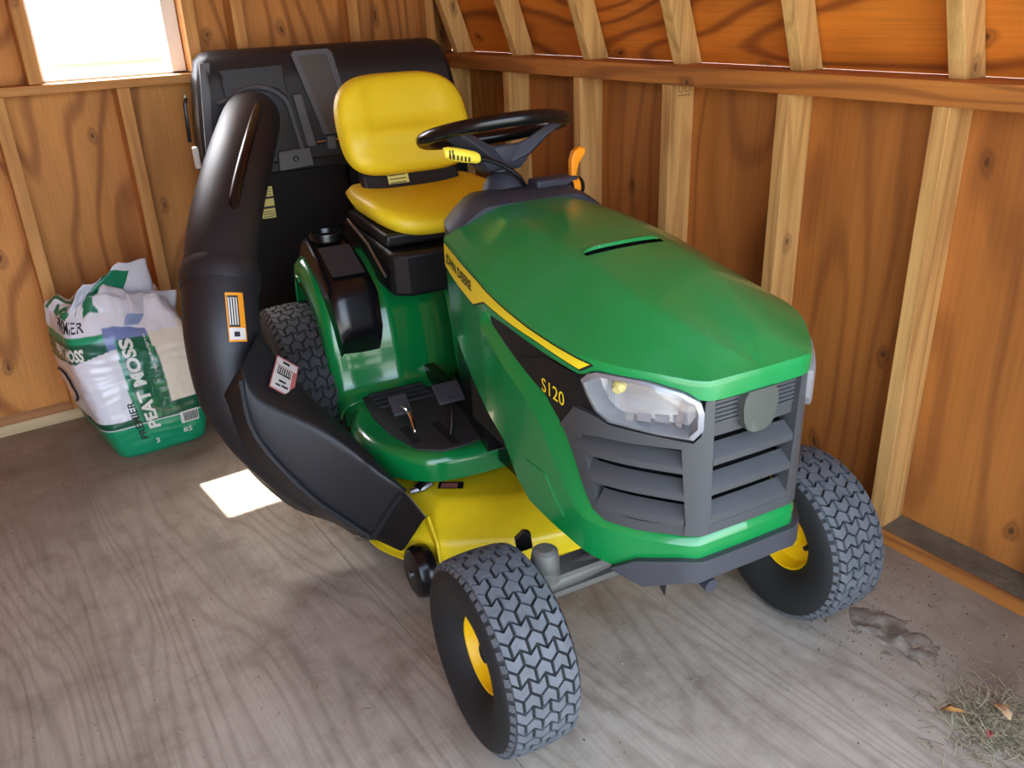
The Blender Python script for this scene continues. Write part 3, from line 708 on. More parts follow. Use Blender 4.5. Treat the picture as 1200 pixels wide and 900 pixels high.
def rounded_slab(poly, ztop, zbot, r, side, nseg=5):
    cx = sum(p[0] for p in poly)/len(poly); n = len(poly)
    def off(poly, d):
        out = []
        for i in range(n):
            a = Vector(poly[i-1]); b = Vector(poly[i]); c = Vector(poly[(i+1) % n])
            e1 = (b-a).normalized(); e2 = (c-b).normalized(); nn = Vector((e1.y+e2.y, -(e1.x+e2.x)))
            nn.normalize(); k = 1/max(.5, math.sqrt((1+e1.dot(e2))/2)); out.append(b-nn*d*k)
        return out
    area = sum(poly[i][0]*poly[(i+1) % n][1]-poly[(i+1) % n][0]*poly[i][1] for i in range(n))
    sg = 1 if area > 0 else -1
    secs = []
    for k in range(nseg+1):
        t = PI/2*k/nseg; d = r*(1-math.cos(t)) if False else r*(1-math.sin(PI/2-t)) if False else r*(1-math.sin(t)); z = ztop-r+r*math.cos(t)
        d = r*(1-math.sin(t))
        secs.append([(p.x, side*p.y, z) for p in off(poly, sg*d)])
    secs.append([(p[0], side*p[1], zbot) for p in poly])
    mb = MB(); mb.loft(secs, True, False); m = len(secs); mb.f.append(tuple(range(n))); mb.mi.append(0)
    return mb
fdense = [tuple(p) for p in cr(foot_poly, 4)]
for side in (-1, 1):
    ft = rounded_slab(fdense, .302, .232, .028, side).build('footrest', M['green'], mower, angle=50)
    mt = MB(); mp = [(.279, -.300), (.276, -.255), (.298, -.116), (.371, -.105), (.491, -.096), (.644, -.088), (.672, -.12), (.682, -.174), (.680, -.233), (.640, -.284), (.53, -.312), (.407, -.318), (.32, -.316)]
    mp = [(max(a, .312), b) for a, b in mp] if False else mp
    mt.prism([(a, side*b) for a, b in ([(.268, -.300), (.272, -.130)]+mp[3:-1])], .300, .307)
    mt = mt.build('foot_mat', M['mat'], ft, smooth=False)
    rd = MB()
    for k in range(4): rd.box((.290+.028*k, side*(-.207), .309), (.013, .155, .008))
    rd.build('mat_ridge', M['mat'], ft, smooth=False, fix=False, bevel=.001)
    sl_ = MB(); sl_.box((.565, side*-.272, .3065), (.10, .024, .0025)); sl_.box((.60, side*-.192, .3065), (.13, .022, .0025)); sl_.build('pedal_slot', M['void'], ft, smooth=False, fix=False)
MB().box((.52, 0, .29), (.40, .07, .10)).build('tunnel', M['blackgloss'], mower, smooth=False)
# pedals
for (px_, py_, pz, w_, rod) in ((.478, -.262, .352, .05, [(.482, -.262, .350), (.53, -.258, .352), (.57, -.262, .328), (.572, -.266, .295)]), (.568, -.162, .398, .07, [(.58, -.165, .392), (.60, -.170, .36), (.615, -.185, .30)])):
    pd = empty('pedal', (0, 0, 0), 0, mower)
    rt = Matrix.Rotation(math.radians(38), 3, 'Y')
    MB().box((px_, py_, pz), (.058, w_, .012), rt).build('pedal_pad', M['bumper'], pd, bevel=.003)
    MB().tube(cr(rod, 6), .0048, 10).build('pedal_rod', M['chrome'] if w_ < .06 else M['blackgloss'], pd)
# decals on the tunnel side of the seat deck
dc = MB(); dc.add([(.31, -.105, .400), (.31, -.020, .41), (.345, -.020, .35), (.345, -.105, .342)], [(0, 1, 2, 3)]); 
# ---- console tray on the right fender with cup holder
ct = MB(); secs = []
for a, z, w0, w1, d in ((-.06, .668, .325, .215, .05), (-.045, .690, .335, .208, .07), (.0, .694, .338, .205, .08), (.12, .660, .342, .205, .07), (.205, .620, .343, .206, .06), (.232, .602, .342, .208, .07), (.245, .577, .340, .210, .08), (.266, .515, .336, .214, .09), (.268, .485, .333, .220, .09), (.258, .470, .328, .226, .09)):
    n = 10; row = []
    for k in range(n+1):
        b = -w0+(w0-w1)*k/n; t = abs(2*k/n-1); row.append((a-(.012*max(0, t-.6)), b, z-.022*max(0, (t-.65)/.35)**2))
    row += [(a-.05, -w1, z-d), (a-.05, -w0, z-d)]
    secs.append(row)
ct.loft(secs); cons = ct.build('console_tray', M['blackgloss'], mower, angle=40)
MB().rev([(.0, 0), (.036, 0), (.039, .012), (.045, .012), (.047, .004), (.047, -.01)], (.0, -.270, .697), 'z', 28).build('cup_holder', M['blackgloss'], cons)
tr = MB(); tr.loft([[(.075, -.318, .684), (.075, -.228, .684)], [(.20, -.320, .632), (.20, -.228, .632)]], closed=False)
tr.build('tray_pad', M['mat'], cons)

# ---- seat
seat = empty('seat', (0, 0, 0), 0, mower)
def pillow(fnpos, nu=40, nv=20, ex=.55):
    """closed rounded pad: u runs round the rim (superellipse), v from back to face"""
    pass
bk = MB(); secs = []
NB = 44
def sgn(x, e): return math.copysign(abs(x)**e, x)
def back_c(z):                                    # centre line of the back: leans rearwards
    return .028-.10*(z-.85)/.25
for k in range(0, 25):                            # rim-to-centre rings, front then rear
    pass
def seatback_pt(u, v, d):
    # u,v in -1..1 over the face, d depth
    zc_, zh, wh = .982, .134, .201
    wv = wh*(1-.13*max(0, v)**2-.05*max(0, -v)**2)
    z = zc_+zh*v; y = wv*u
    curve = .018*u*u                              # wraps forward at the sides
    return Vector((back_c(z)+curve+d*.97, y, z+d*.25))
def padmesh(ptfn, front, rear, n=26, ex=.32):
    """square-to-rounded grid on both faces joined at the rim"""
    mb = MB(); idx = {}
    def sq(i, j):
        u = -1+2*i/n; v = -1+2*j/n
        # rounded-square mapping
        r = max(abs(u), abs(v)); 
        if r == 0: return 0., 0., 0.
        L = (abs(u)**4+abs(v)**4)**.25
        k = r/L
        return u*k, v*k, r
    V = []; F = []
    for face in (0, 1):
        for i in range(n+1):
            for j in range(n+1):
                u, v, r = sq(i, j)
                e = (1-r**5)**.5 if r < 1 else 0
                d = front(u, v)*e if face == 0 else -rear(u, v)*e
                V.append(ptfn(u, v, d))
        o = face*(n+1)**2
        for i in range(n):
            for j in range(n):
                q = (o+i*(n+1)+j, o+(i+1)*(n+1)+j, o+(i+1)*(n+1)+j+1, o+i*(n+1)+j+1)
                F.append(q if face == 0 else q[::-1])
    mb.add(V, F); return mb
padmesh(seatback_pt, lambda u, v: .040+.010*max(0, 1-((v+.25)/.35)**2)-.012*max(0, 1-(u/.62)**6)*(1 if v > -.12 else .3), lambda u, v: .035).build('seat_back', M['yellow'], seat, angle=180)
def cushion_pt(u, v, d):                          # u across, v fore-aft (+1 front)
    a = .115+.205*v; y = .207*u*(1-.06*v*v)
    z = .778+.026*u*u*u*u-.020*max(0, v)**2+.022*max(0, -v)**2
    return Vector((a, y, z+d))
padmesh(cushion_pt, lambda u, v: .030+.014*(abs(u)**3), lambda u, v: .045).build('seat_cushion', M['yellow'], seat, angle=180)
MB().prism([(-.10, -.17), (.27, -.185), (.27, .185), (-.10, .17)], .705, .742).build('seat_pan', M['black'], seat, bevel=.01)
sb = MB()
def slab(z0, z1, w, t0, t1):
    return [[(back_c(z)+dx, s*w, z) for s, dx in ((-1, t0), (1, t0), (1, t1), (-1, t1))] for z in (z0, z1)]
sb.loft(slab(.73, .90, .15, -.05, -.015)); sb.build('seat_bracket', M['black'], seat, bevel=.01)
lb = MB(); zf = lambda z: back_c(z)-.013
lb.add([(zf(.853), -.075, .853), (zf(.853), -.012, .853), (zf(.822), -.012, .822), (zf(.822), -.075, .822)], [(0, 1, 2, 3)], 0)
for k in range(3): z = .846-.010*k; lb.add([(zf(z)+.001, -.07, z), (zf(z)+.001, -.02, z), (zf(z)+.001, -.02, z-.003), (zf(z)+.001, -.07, z-.003)], [(0, 1, 2, 3)], 1)
lb.build('seat_label', [M['labelyellow'], M['labelblack']], seat, smooth=False, fix=False)
MB().prism([(-.20, -.16), (.30, -.19), (.33, -.15), (.33, .15), (.30, .19), (-.20, .16)], .58, .70).build('seat_base', M['black'], seat, bevel=.012)
MB().tube([(.30, -.205, .64), (.18, -.205, .70), (.05, -.215, .745)], .004, 8).build('seat_adjuster', M['metal'], seat)

# ---- wheels
def tyre(R, W, rim_r, nrow, ncol, name, treadmat, loc, lug=.006, block=.82):
    wh = empty(name, loc, 0, mower)
    hw = W/2
    pr = [(rim_r, -hw*.62), (rim_r+.012, -hw*.78), (rim_r+(R-rim_r)*.30, -hw*.95), (rim_r+(R-rim_r)*.55, -hw*1.0), (rim_r+(R-rim_r)*.80, -hw*.96), (R-.016, -hw*.86), (R-.0120, -hw*.70), (R-.0095, -hw*.4), (R-.0090, 0)]
    pr = pr+[(r, -h) for r, h in pr[-2::-1]]+[(rim_r-.004, hw*.5), (rim_r-.004, -hw*.5)]
    MB().rev(pr, (0, 0, 0), 'y', 72, closed=True).build('tyre', M['rubber'], wh, angle=50)
    def crown(h):
        t = abs(h)/hw
        return R-.001-.006*t*t-(.013*max(0, (t-.72)/.28)**2)
    tb = MB(); p = 2*PI/nrow; wt = hw*.86; cw = 2*wt/ncol; amp = .50*p; g = .0050
    tri = lambda h: amp*(abs(((h+wt)/cw*2) % 2-1)*2-1)*.5
    for r in range(nrow):
        cuts = [-wt+cw*k for k in range(ncol+1)] if r % 2 == 0 else [-wt]+[-wt+cw*(k+.5) for k in range(ncol)]+[wt]
        for h0, h1 in zip(cuts, cuts[1:]):
            h0 += g/2; h1 -= g/2; hm = (h0+h1)/2; t0 = r*p; gt = g/R
            hs_ = [h0, hm, h1] if h1-h0 > cw*.7 else [h0, h1]
            lo = [(h, t0+tri(h)+gt/2) for h in hs_]; hi = [(h, t0+p+tri(h)-gt/2) for h in hs_][::-1]
            top = lo+hi; m = len(top); vs = []
            for lvl in (0, 1):
                for h, t in top:
                    k_ = 1 if lvl == 0 else .955
                    hh = hm+(h-hm)*k_; tt = t0+p/2+(t-t0-p/2)*k_; rr = crown(hh)-(lug+.004 if lvl == 0 else 0)
                    vs.append((rr*math.cos(tt), hh, rr*math.sin(tt)))
            fs = [(i, (i+1) % m, m+(i+1) % m, m+i) for i in range(m)]
            fs += [(m, m+1, m+4, m+5), (m+1, m+2, m+3, m+4)] if m == 6 else [(m, m+1, m+2, m+3)]
            tb.add(vs, fs)
    # shoulder lugs
    for s in (-1, 1):
        for r in range(nrow):
            t0 = r*p; t1 = t0+p*.62
            vs = []
            for t in (t0, t1):
                for rr, h in ((R-.014, s*hw*.80), (R-.011, s*hw*.86), (R-.024, s*hw*.955), (R-.030, s*hw*.93)):
                    vs.append((rr*math.cos(t), h, rr*math.sin(t)))
            tb.add(vs, [(0, 1, 5, 4), (1, 2, 6, 5), (2, 3, 7, 6), (0, 3, 2, 1), (4, 5, 6, 7), (3, 0, 4, 7)])
    tb.build('tread', treadmat, wh, smooth=False)
    rp = []
    rp = [(rim_r+.006, -hw*.66), (rim_r+.006, -hw*.58), (rim_r-.006, -hw*.52), (rim_r-.014, -hw*.15), (rim_r-.03, -hw*.05), (rim_r*.45, -hw*.02), (.034, -hw*.10), (.032, -hw*.42), (.0, -hw*.42)]
    for s in (1, -1):
        MB().rev([(r, s*h) for r, h in rp], (0, 0, 0), 'y', 48).build('wheel_disc', M['rimy'], wh, angle=30)
    MB().tube([(rim_r*.68, -hw*.10, .0), (rim_r*.74, -hw*.45, 0)], .006, 10).build('valve_stem', M['blackgloss'], wh)
    MB().tube([(0, -hw*.5, 0), (0, -hw*.38, 0)], .017, 18).build('axle_cap', M['blackgloss'], wh)
    return wh
tyre(.190, .150, .080, 48, 4, 'front_wheel', M['tread'], (1.245, -.372, .190))
tyre(.190, .150, .080, 48, 4, 'front_wheel', M['tread'], (1.245, .372, .190))
tyre(.254, .200, .105, 54, 5, 'rear_wheel', M['rtread'], (0, -.382, .254))
tyre(.254, .200, .105, 54, 5, 'rear_wheel', M['rtread'], (0, .382, .254))
# ---- front axle with spindles
for s in (-1, 1):
    ax = MB(); ax.tube(cr([(1.245, s*.275, .300), (1.245, s*.20, .305), (1.245, s*.10, .315), (1.245, 0, .32)], 4), .024, 12)
    ax.box((1.245, s*.17, .285), (.052, .20, .012)); ax.box((1.245, s*.17, .322), (.052, .20, .010))
    ax.build('axle_arm', M['cast'], mower)
    sp = MB(); sp.rev([(0, .378), (.016, .378), (.024, .372), (.027, .355), (.027, .338), (.025, .333), (.029, .330), (.029, .312), (.022, .306), (.022, .25), (0, .25)], (1.245, s*.272, 0), 'z', 24)
    sp.build('spindle_cap', M['cast'], mower)
    MB().tube([(1.245, s*.272, .19), (1.245, s*.38, .19)], .012, 12).build('stub_axle', M['metal'], mower)
MB().add([(1.18, -.292, .335), (1.18, -.262, .335), (1.18, -.266, .372), (1.18, -.278, .378), (1.18, -.296, .366), (1.17, -.292, .335), (1.17, -.262, .335), (1.17, -.266, .372), (1.17, -.278, .378), (1.17, -.296, .366)], [(0, 1, 2, 3, 4), (9, 8, 7, 6, 5), (0, 5, 6, 1), (1, 6, 7, 2), (2, 7, 8, 3), (3, 8, 9, 4), (4, 9, 5, 0)]).build('steering_bracket', M['blackgloss'], mower, smooth=False)
tb = MB(); tb.add([(1.34, -.115, .352), (1.34, -.055, .352), (1.34, -.066, .252), (1.335, -.115, .352), (1.335, -.055, .352), (1.335, -.066, .252), ], [(0, 1, 2), (5, 4, 3), (0, 3, 4, 1), (1, 4, 5, 2), (2, 5, 3, 0)])
tb.build('hanger_plate', M['blackgloss'], mower, smooth=False)

# ---- cutting deck
dp = [(.16, -.36), (.45, -.405), (.62, -.405), (.72, -.360), (.785, -.315), (.845, -.215), (.890, -.11), (.915, .05), (.945, .22), (.955, .30), (.92, .40), (.80, .49), (.6, .535), (.35, .535), (.18, .45)]
dpd = [tuple(p) for p in cr(dp, 4)]
def offset_poly(poly, d):
    n = len(poly); area = sum(poly[i][0]*poly[(i+1) % n][1]-poly[(i+1) % n][0]*poly[i][1] for i in range(n)); sg = 1 if area > 0 else -1; out = []
    for i in range(n):
        a = Vector(poly[i-1]); b = Vector(poly[i]); c = Vector(poly[(i+1) % n])
        e1 = (b-a).normalized(); e2 = (c-b).normalized(); nn = Vector((e1.y+e2.y, -(e1.x+e2.x))).normalized(); out.append(tuple(b-nn*d*sg))
    return out
dk = MB(); secs = []
for d, z in ((-.012, .062), (-.012, .066), (0, .070), (0, .118), (.004, .128), (.012, .136), (.085, .186), (.095, .192), (.11, .195)):
    secs.append([(x, y, z) for x, y in offset_poly(dpd, d)])
dk.loft(secs, True, False); n = len(dpd); m = len(secs)-1
dk.f.append(tuple(range(m*n, m*n+n))); dk.mi.append(0)
deck = dk.build('mower_deck', M['deck'], mower, angle=28)
lb = MB(); lb.add([(.640, -.235, .1970), (.672, -.180, .1970), (.700, -.196, .1970), (.668, -.251, .1970)], [(0, 1, 2, 3)], 0); lb.add([(.650, -.230, .1975), (.670, -.196, .1975), (.690, -.207, .1975), (.668, -.243, .1975)], [(0, 1, 2, 3)], 1)
lb.build('deck_label', [M['labelblack'], M['labelred']], deck, smooth=False, fix=False)
lk = MB()
lk.box((.63, -.19, .235), (.05, .10, .035)); lk.tube([(.62, -.24, .225), (.64, -.05, .24)], .007, 8); lk.tube([(.66, -.30, .21), (.645, -.27, .215)], .010, 8)
lk.box((.60, -.11, .23), (.02, .02, .06))
lk.build('deck_linkage', M['blackgloss'], deck, smooth=False, fix=False)
MB().tube([(.650, -.315, .200), (.660, -.285, .205), (.655, -.262, .21)], .008, 8).build('deck_clip', M['metal'], deck)
# anti-scalp roller on a bracket at the front corner
ro = empty('gauge_wheel', (0, 0, 0), 0, mower)
MB().rev([(.010, -.026), (.046, -.028), (.059, -.022), (.064, -.007), (.064, .007), (.059, .022), (.046, .028), (.010, .026)], (.790, -.354, .068), 'y', 36).build('gauge_tyre', M['blackgloss'], ro)
MB().tube([(.790, -.386, .066), (.790, -.30, .066)], .009, 12).build('gauge_bolt', M['metal'], ro)
bk_ = MB(); bk_.add([(x, -.316+dy, z) for dy in (0, .006) for x, z in ((.765, .060), (.815, .060), (.800, .135), (.755, .185), (.735, .175), (.74, .12))], [(0, 1, 2, 3, 4, 5), (11, 10, 9, 8, 7, 6)]+[(i, (i+1) % 6, 6+(i+1) % 6, 6+i) for i in range(6)])
bk_.build('gauge_bracket', M['deck'], ro, smooth=False)

# ---- grass chute at the deck and the tube up to the hopper
def quintsec(pts, n=8, rnd=.13):
    out = []; m = len(pts); P = [Vector(p) for p in pts]
    for i in range(m):
        a, b, c = P[i-1], P[i], P[(i+1) % m]
        p0 = b.lerp(a, rnd); p1 = b.lerp(c, rnd)
        for k in range(4):
            t = k/3; out.append((1-t)**2*p0+2*t*(1-t)*b+t*t*p1)
    return out
chs = [
 [(.346, -.559, .576), (.4845, -.630, .547), (.492, -.640, .518), (.36, -.690, .42), (.25, -.580, .47)],
 [(.405, -.502, .4665), (.5215, -.6185, .484), (.544, -.637, .3985), (.36, -.665, .25), (.29, -.53, .34)],
 [(.554, -.430, .3685), (.613, -.4965, .402), (.6005, -.553, .2475), (.44, -.580, .13), (.42, -.46, .22)],
 [(.672, -.372, .285), (.700, -.400, .300), (.626, -.460, .137), (.51, -.49, .09), (.50, -.39, .14)],
 [(.732, -.350, .259), (.736, -.357, .258), (.642, -.420, .096), (.545, -.450, .06), (.52, -.37, .12)]]
ch = MB(); dense = []
tr_ = [cr([c[i] for c in chs], 6) for i in range(5)]
for k in range(len(tr_[0])): dense.append(quintsec([tr_[i][k] for i in range(5)]))
ch.loft(dense); chute = ch.build('grass_chute', M['chute'], mower, angle=50)
# raised rib along the chute's open end and the flange along its outer edge
MB().tube(cr([Vector(p)+Vector((.004, 0, .002)) for p in ((.722, -.362, .250), (.690, -.385, .192), (.660, -.405, .138), (.640, -.421, .100))], 5), .010, 8).build('chute_lip', M['chute'], chute)
MB().tube([p+Vector((.003, -.003, .002)) for p in tr_[2]], .006, 8).build('chute_flange', M['chute'], chute)
# plain adaptor between chute and deck
ad = MB(); ad.loft([quintsec([(.735, -.350, .250), (.73, -.36, .246), (.650, -.415, .098), (.56, -.45, .05), (.54, -.36, .13)]), quintsec([(.775, -.325, .200), (.775, -.33, .198), (.72, -.375, .085), (.60, -.40, .06), (.58, -.33, .13)])])
ad.build('chute_adaptor', M['blackgloss'], mower, angle=50)
path = cr([(-.70, -.285, .950), (-.60, -.305, .965), (-.42, -.355, .958), (-.22, -.425, .918), (-.05, -.495, .857), (.093, -.560, .775), (.19, -.602, .690), (.262, -.630, .585), (.298, -.637, .480), (.335, -.630, .400), (.385, -.605, .315), (.45, -.56, .235), (.52, -.50, .17)], 6)
MB().tube(path[:39], [.090]*39, 32).build('upper_tube', M['chute'], mower, angle=60)
MB().tube(path[35:], [.0935]*4+[.0925-.0024*max(0, k-14) for k in range(len(path)-39)], 32).build('lower_tube', M['chute'], mower, angle=60)
# ridge handle moulded on the upper tube
rp_ = []
for k in range(11, 31):
    t = (path[k+1]-path[k-1]).normalized(); side_ = t.cross(Vector((0, 0, 1))).normalized(); upn = side_.cross(t)
    rp_.append(path[k]+(upn*.80+side_*-.42+Vector((.25, 0, 0))).normalized()*.083)
MB().tube(rp_, [.004]+[.016]*(len(rp_)-2)+[.004], 12).build('tube_handle', M['blackgloss'], mower)
# collar ridge
kk = 37
MB().tube([path[kk-2], path[kk-1], path[kk], path[kk+1]], [.0905, .0985, .0995, .0955], 32).build('tube_collar', M['chute'], mower, angle=60)
def decal(name, c, ux, uy, w_, h_, bands, mats, parent, fnp=None, off=.002):
    """a flat printed label lying on a surface: bands are (x0,x1,y0,y1,mat) in label units, drawn proud of one another"""
    mb = MB(); c = Vector(c); ux = Vector(ux).normalized(); uy = (Vector(uy)-ux*Vector(uy).dot(ux)).normalized(); nn = ux.cross(uy)
    for k, (x0, x1, y0, y1, mi) in enumerate(bands):
        o = nn*(off+.0003*k)
        V = []; nx = 6
        for j in range(nx+1):
            x = x0+(x1-x0)*j/nx
            for y in (y0, y1):
                p = c+ux*(x*w_)+uy*(y*h_)
                if fnp: p = fnp(x*w_, y*h_, off+.0003*k)
                else: p = p+o
                V.append(p)
        mb.add(V, [(2*j, 2*j+2, 2*j+3, 2*j+1) for j in range(nx)], mi)
    return mb.build(name, mats, parent, smooth=False, fix=False)
LM = [M['labelwhite'], M['labelblack'], M['labelorange'], M['labelred'], M['labelyellow']]
# orange warning label on the lower tube, bent round it
kc = 42
def tubefn(x, y, o):
    i0 = kc; base = path[i0]; t = (path[i0+1]-path[i0-1]).normalized(); p = base-t*y
    # camera-side direction of the tube
    v1 = Vector((.86, .12, .42)); v1 = (v1-t*v1.dot(t)).normalized(); v2 = t.cross(v1)
    an = x/.094+LAB
    return p+(v1*math.cos(an)+v2*math.sin(an))*(.0935+o)
LAB = -.15
decal('warning_label', (0, 0, 0), (1, 0, 0), (0, 0, 1),   .045, .120, [(-.5, .5, -.5, .5, 2), (-.18, .42, -.20, .44, 1), (-.44, .44, -.46, -.22, 0)]+[(-.10+.14*k, -.03+.14*k, -.16, .40, 0) for k in range(4)]+[(-.1, .2, -.40, -.30, 1)], LM, mower, tubefn, .001)
# white danger label on the chute's top face
LQ = [Vector(p) for p in ((0.3887, -0.5383, 0.5188), (0.3786, -0.4894, 0.4718), (0.4801, -0.5362, 0.4348), (0.4899, -0.588, 0.4853))]
LQn = (LQ[1]-LQ[0]).cross(LQ[3]-LQ[0]).normalized()
if LQn.z < 0: LQn = -LQn
def chl(x, y, o): 
    u_, v_ = x+.5, .5-y
    return LQ[0].lerp(LQ[1], u_).lerp(LQ[3].lerp(LQ[2], u_), v_)+LQn*o
decal('danger_label', (0, 0, 0), (1, 0, 0), (0, 1, 0), 1, 1, [(-.5, .5, -.5, .5, 3), (-.46, .46, .26, .46, 0), (-.46, .30, -.46, .24, 0), (-.34, .24, -.02, .22, 1), (-.2, .1, -.22, -.16, 1), (-.05, .22, -.34, -.28, 1), (-.3, -.1, -.36, -.31, 1), (-.2, .1, .33, .40, 1)]+[(-.31+.09*k, -.27+.09*k, .0, .20, 0) for k in range(6)], LM, chute, chl, .009)

# ---- bagger hopper and bags
hop = empty('bagger_hopper', (0, 0, 0), 0, mower)
def hsec(a, w, z, r=.03): return None
# lid body: front face leans forward towards the bottom
LIDF = lambda z: -.665+(.07)*(1.15-z)/.33           # front face position by height
lid = MB(); secs = []
for z, w, a0, a1 in ((.800, .478, LIDF(.80), -.80), (.835, .478, LIDF(.835), -.80), (.95, .466, LIDF(.95), -.81), (1.08, .448, LIDF(1.08), -.812), (1.145, .432, LIDF(1.145)-.01, -.808), (1.168, .412, LIDF(1.16)-.035, -.79), (1.175, .39, LIDF(1.16)-.055, -.775)):
    c_ = .025; secs.append([(a0-c_, -w, z), (a0, -w+c_, z), (a0, w-c_, z), (a0-c_, w, z), (a1+c_, w, z), (a1, w-c_, z), (a1, -w+c_, z), (a1+c_, -w, z)])
lid.loft(secs); lid.build('hopper_lid', M['hopper'], hop, angle=40)
def hf(y, z, o=0): return Vector((LIDF(z)+o, y, z))
# grey edge frame on the left and the arched inlet surround
ef = MB(); patch(ef, [(-.455, .83), (-.405, 1.115), (-.40, 1.142), (-.432, 1.142), (-.474, .83)], hf, .014, .016, .02, .05)
ef.build('edge_frame', M['hopperedge'], hop, bevel=.004)
pn = MB(); patch(pn, [(-.378, 1.118), (-.17, 1.124), (-.17, 1.02), (-.20, 1.05), (-.25, 1.065), (-.30, 1.06), (-.345, 1.025), (-.372, 1.02)], hf, .008, .012, .02, .03); pn.build('lid_panel', M['hopper'], hop, bevel=.003)
arch = [(-.405, 1.022), (-.365, 1.028)]+[(-.275+.105*math.cos(t), .975+.085*math.sin(t)) for t in [math.radians(a) for a in range(140, -1, -14)]]+[(-.155, .86), (-.15, .82)]
at = MB(); at.tube([hf(y, z, .012) for y, z in cr(arch, 3)], .0085, 8); at.build('inlet_arch', M['hopperedge'], hop)
iv = MB(); patch(iv, [(-.40, 1.012), (-.36, 1.016)]+[(-.275+.095*math.cos(t), .975+.075*math.sin(t)) for t in [math.radians(a) for a in range(140, -1, -14)]]+[(-.165, .84), (-.42, .84)], hf, .004, .006, .03, .05); iv.build('inlet_plate', M['black'], hop)
ps = MB(); patch(ps, [(-.155, 1.03), (-.125, 1.03), (-.105, .86), (-.135, .86)], hf, .016, .018, .03); ps.build('inlet_post', M['hopperedge'], hop, bevel=.003)
bx_ = MB(); patch(bx_, [(-.24, .855), (-.13, .860), (-.125, .800), (-.245, .793)], hf, .022, .025, .03); bx_.build('latch_plate', M['hopperedge'], hop, bevel=.004)
MB().rev([(.007, -.002), (.010, 0), (.007, .003)], hf(-.185, .828, .024), 'x', 18, closed=True).build('latch_ring', M['labelblack'], hop)
# sight window with its frame
wfz = MB(); WP = [(-.135, 1.165), (-.02, 1.165), (.045, .905), (-.045, .897)]
WI = [(-.122, 1.150), (-.035, 1.150), (.025, .905), (-.035, .900)]
wo = [(-.135, 1.150), (-.125, 1.162), (-.008, 1.164), (.004, 1.150), (.045, .900), (-.072, .893)]
wi = [(-.114, 1.138), (-.108, 1.146), (-.024, 1.148), (-.017, 1.141), (.026, .903), (-.052, .899)]
a = resample(wo, 40); b = resample(wi, 40)
wo2 = wo+wo[:1]; wi2 = wi+wi[:1]
wfz.loft([[hf(p[0], p[1], .002), hf(p[0], p[1], .016), hf(q[0], q[1], .016), hf(q[0], q[1], .006)] for p, q in zip(wo2, wi2)], closed=False)
wfz.build('window_frame', M['hopperedge'], hop, angle=30)
sg_ = MB(); patch(sg_, wi, hf, .011, .002, .05, .05); sg_.build('sight_window', M['haze'], hop)
MB().tube([hf(-.105, .872, .02), hf(.16, .885, .02)], .0045, 8).build('hinge_rod', M['chrome'], hop)
MB().box(hf(-.055, .868, .02), (.03, .03, .045)).build('hinge_block', M['hopperedge'], hop, bevel=.004)
MB().tube([(-.70, -.498, .90), (-.70, -.492, 1.02), (-.705, -.485, 1.035), (-.74, -.482, 1.04)], .006, 8).build('side_handle', M['blackgloss'], hop)
MB().box((-.655, -.492, .855), (.03, .018, .07)).build('side_latch', M['white'], hop, bevel=.004)
# lid skirt and two bags
MB().box((-.70, 0, .80), (.22, .93, .05)).build('hopper_rail', M['black'], hop, bevel=.01)
for y0_, y1_ in ((-.455, -.01), (.01, .455)):
    bg_ = MB(); secs = []
    for z, e, f in ((.79, 0, 0), (.70, .008, .01), (.50, .012, .02), (.32, .006, .01), (.27, -.03, -.03), (.26, -.06, -.06)):
        a0, a1, b0, b1 = -.80-e*.2, -.565+f, y0_-e*.6, y1_+e*.3; c_ = .03
        secs.append([(a0+c_, b0, z), (a0, b0+c_, z), (a0, b1-c_, z), (a0+c_, b1, z), (a1-c_, b1, z), (a1, b1-c_, z), (a1, b0+c_, z), (a1-c_, b0, z)])
    bg_.loft([[Vector(p) for p in q] for q in secs]); bg_.build('grass_bag', M['cloth'], hop, angle=50)
MB().box((-.45, 0, .42), (.28, .10, .05)).build('bagger_mount', M['blackgloss'], hop)
decal('bag_label', (-.550, -.308, .700), (0, 1, 0), (0, 0, 1), .046, .105, [(-.5, .5, -.5, .5, 4), (-.5, .5, .12, .19, 1), (-.5, .5, -.19, -.12, 1)]+[(-.4, .4, -.45+.08*k, -.43+.08*k, 1) for k in range(3)]+[(-.4, .4, .25+.08*k, .27+.08*k, 1) for k in range(3)], LM, hop, None, .002)

# ================================================================== THE BAG OF PEAT MOSS
bag = empty('soil_bag', (.385, 2.85, 0)); tag(bag, 'crumpled green and white plastic sack of peat moss by the back wall', 'bag')
lev = [ # z, FL, FR, BR, BL
 (.000, (.270, 2.700), (.520, 2.700), (.53, 2.96), (.255, 2.96)),
 (.012, (.258, 2.686), (.534, 2.690), (.545, 2.985), (.235, 2.985)),
 (.06, (.245, 2.678), (.545, 2.684), (.555, 3.00), (.205, 3.00)),
 (.14, (.222, 2.680), (.552, 2.688), (.568, 3.02), (.180, 3.015)),
 (.25, (.205, 2.700), (.556, 2.700), (.575, 3.03), (.164, 3.015)),
 (.33, (.200, 2.730), (.550, 2.722), (.572, 3.03), (.160, 3.01)),
 (.385, (.205, 2.765), (.540, 2.752), (.565, 3.02), (.162, 2.99)),
 (.425, (.222, 2.800), (.515, 2.790), (.545, 3.00), (.172, 2.975)),
 (.455, (.255, 2.835), (.470, 2.825), (.510, 2.975), (.205, 2.95)),
 (.470, (.300, 2.865), (.430, 2.860), (.465, 2.945), (.27, 2.93))]
def bagcorner(z):
    out = []
    for i in range(1, 5):
        out.append(Vector((slerp([(l[0], l[i][0]) for l in lev], z), slerp([(l[0], l[i][1]) for l in lev], z))))
    return out
_bc = {}
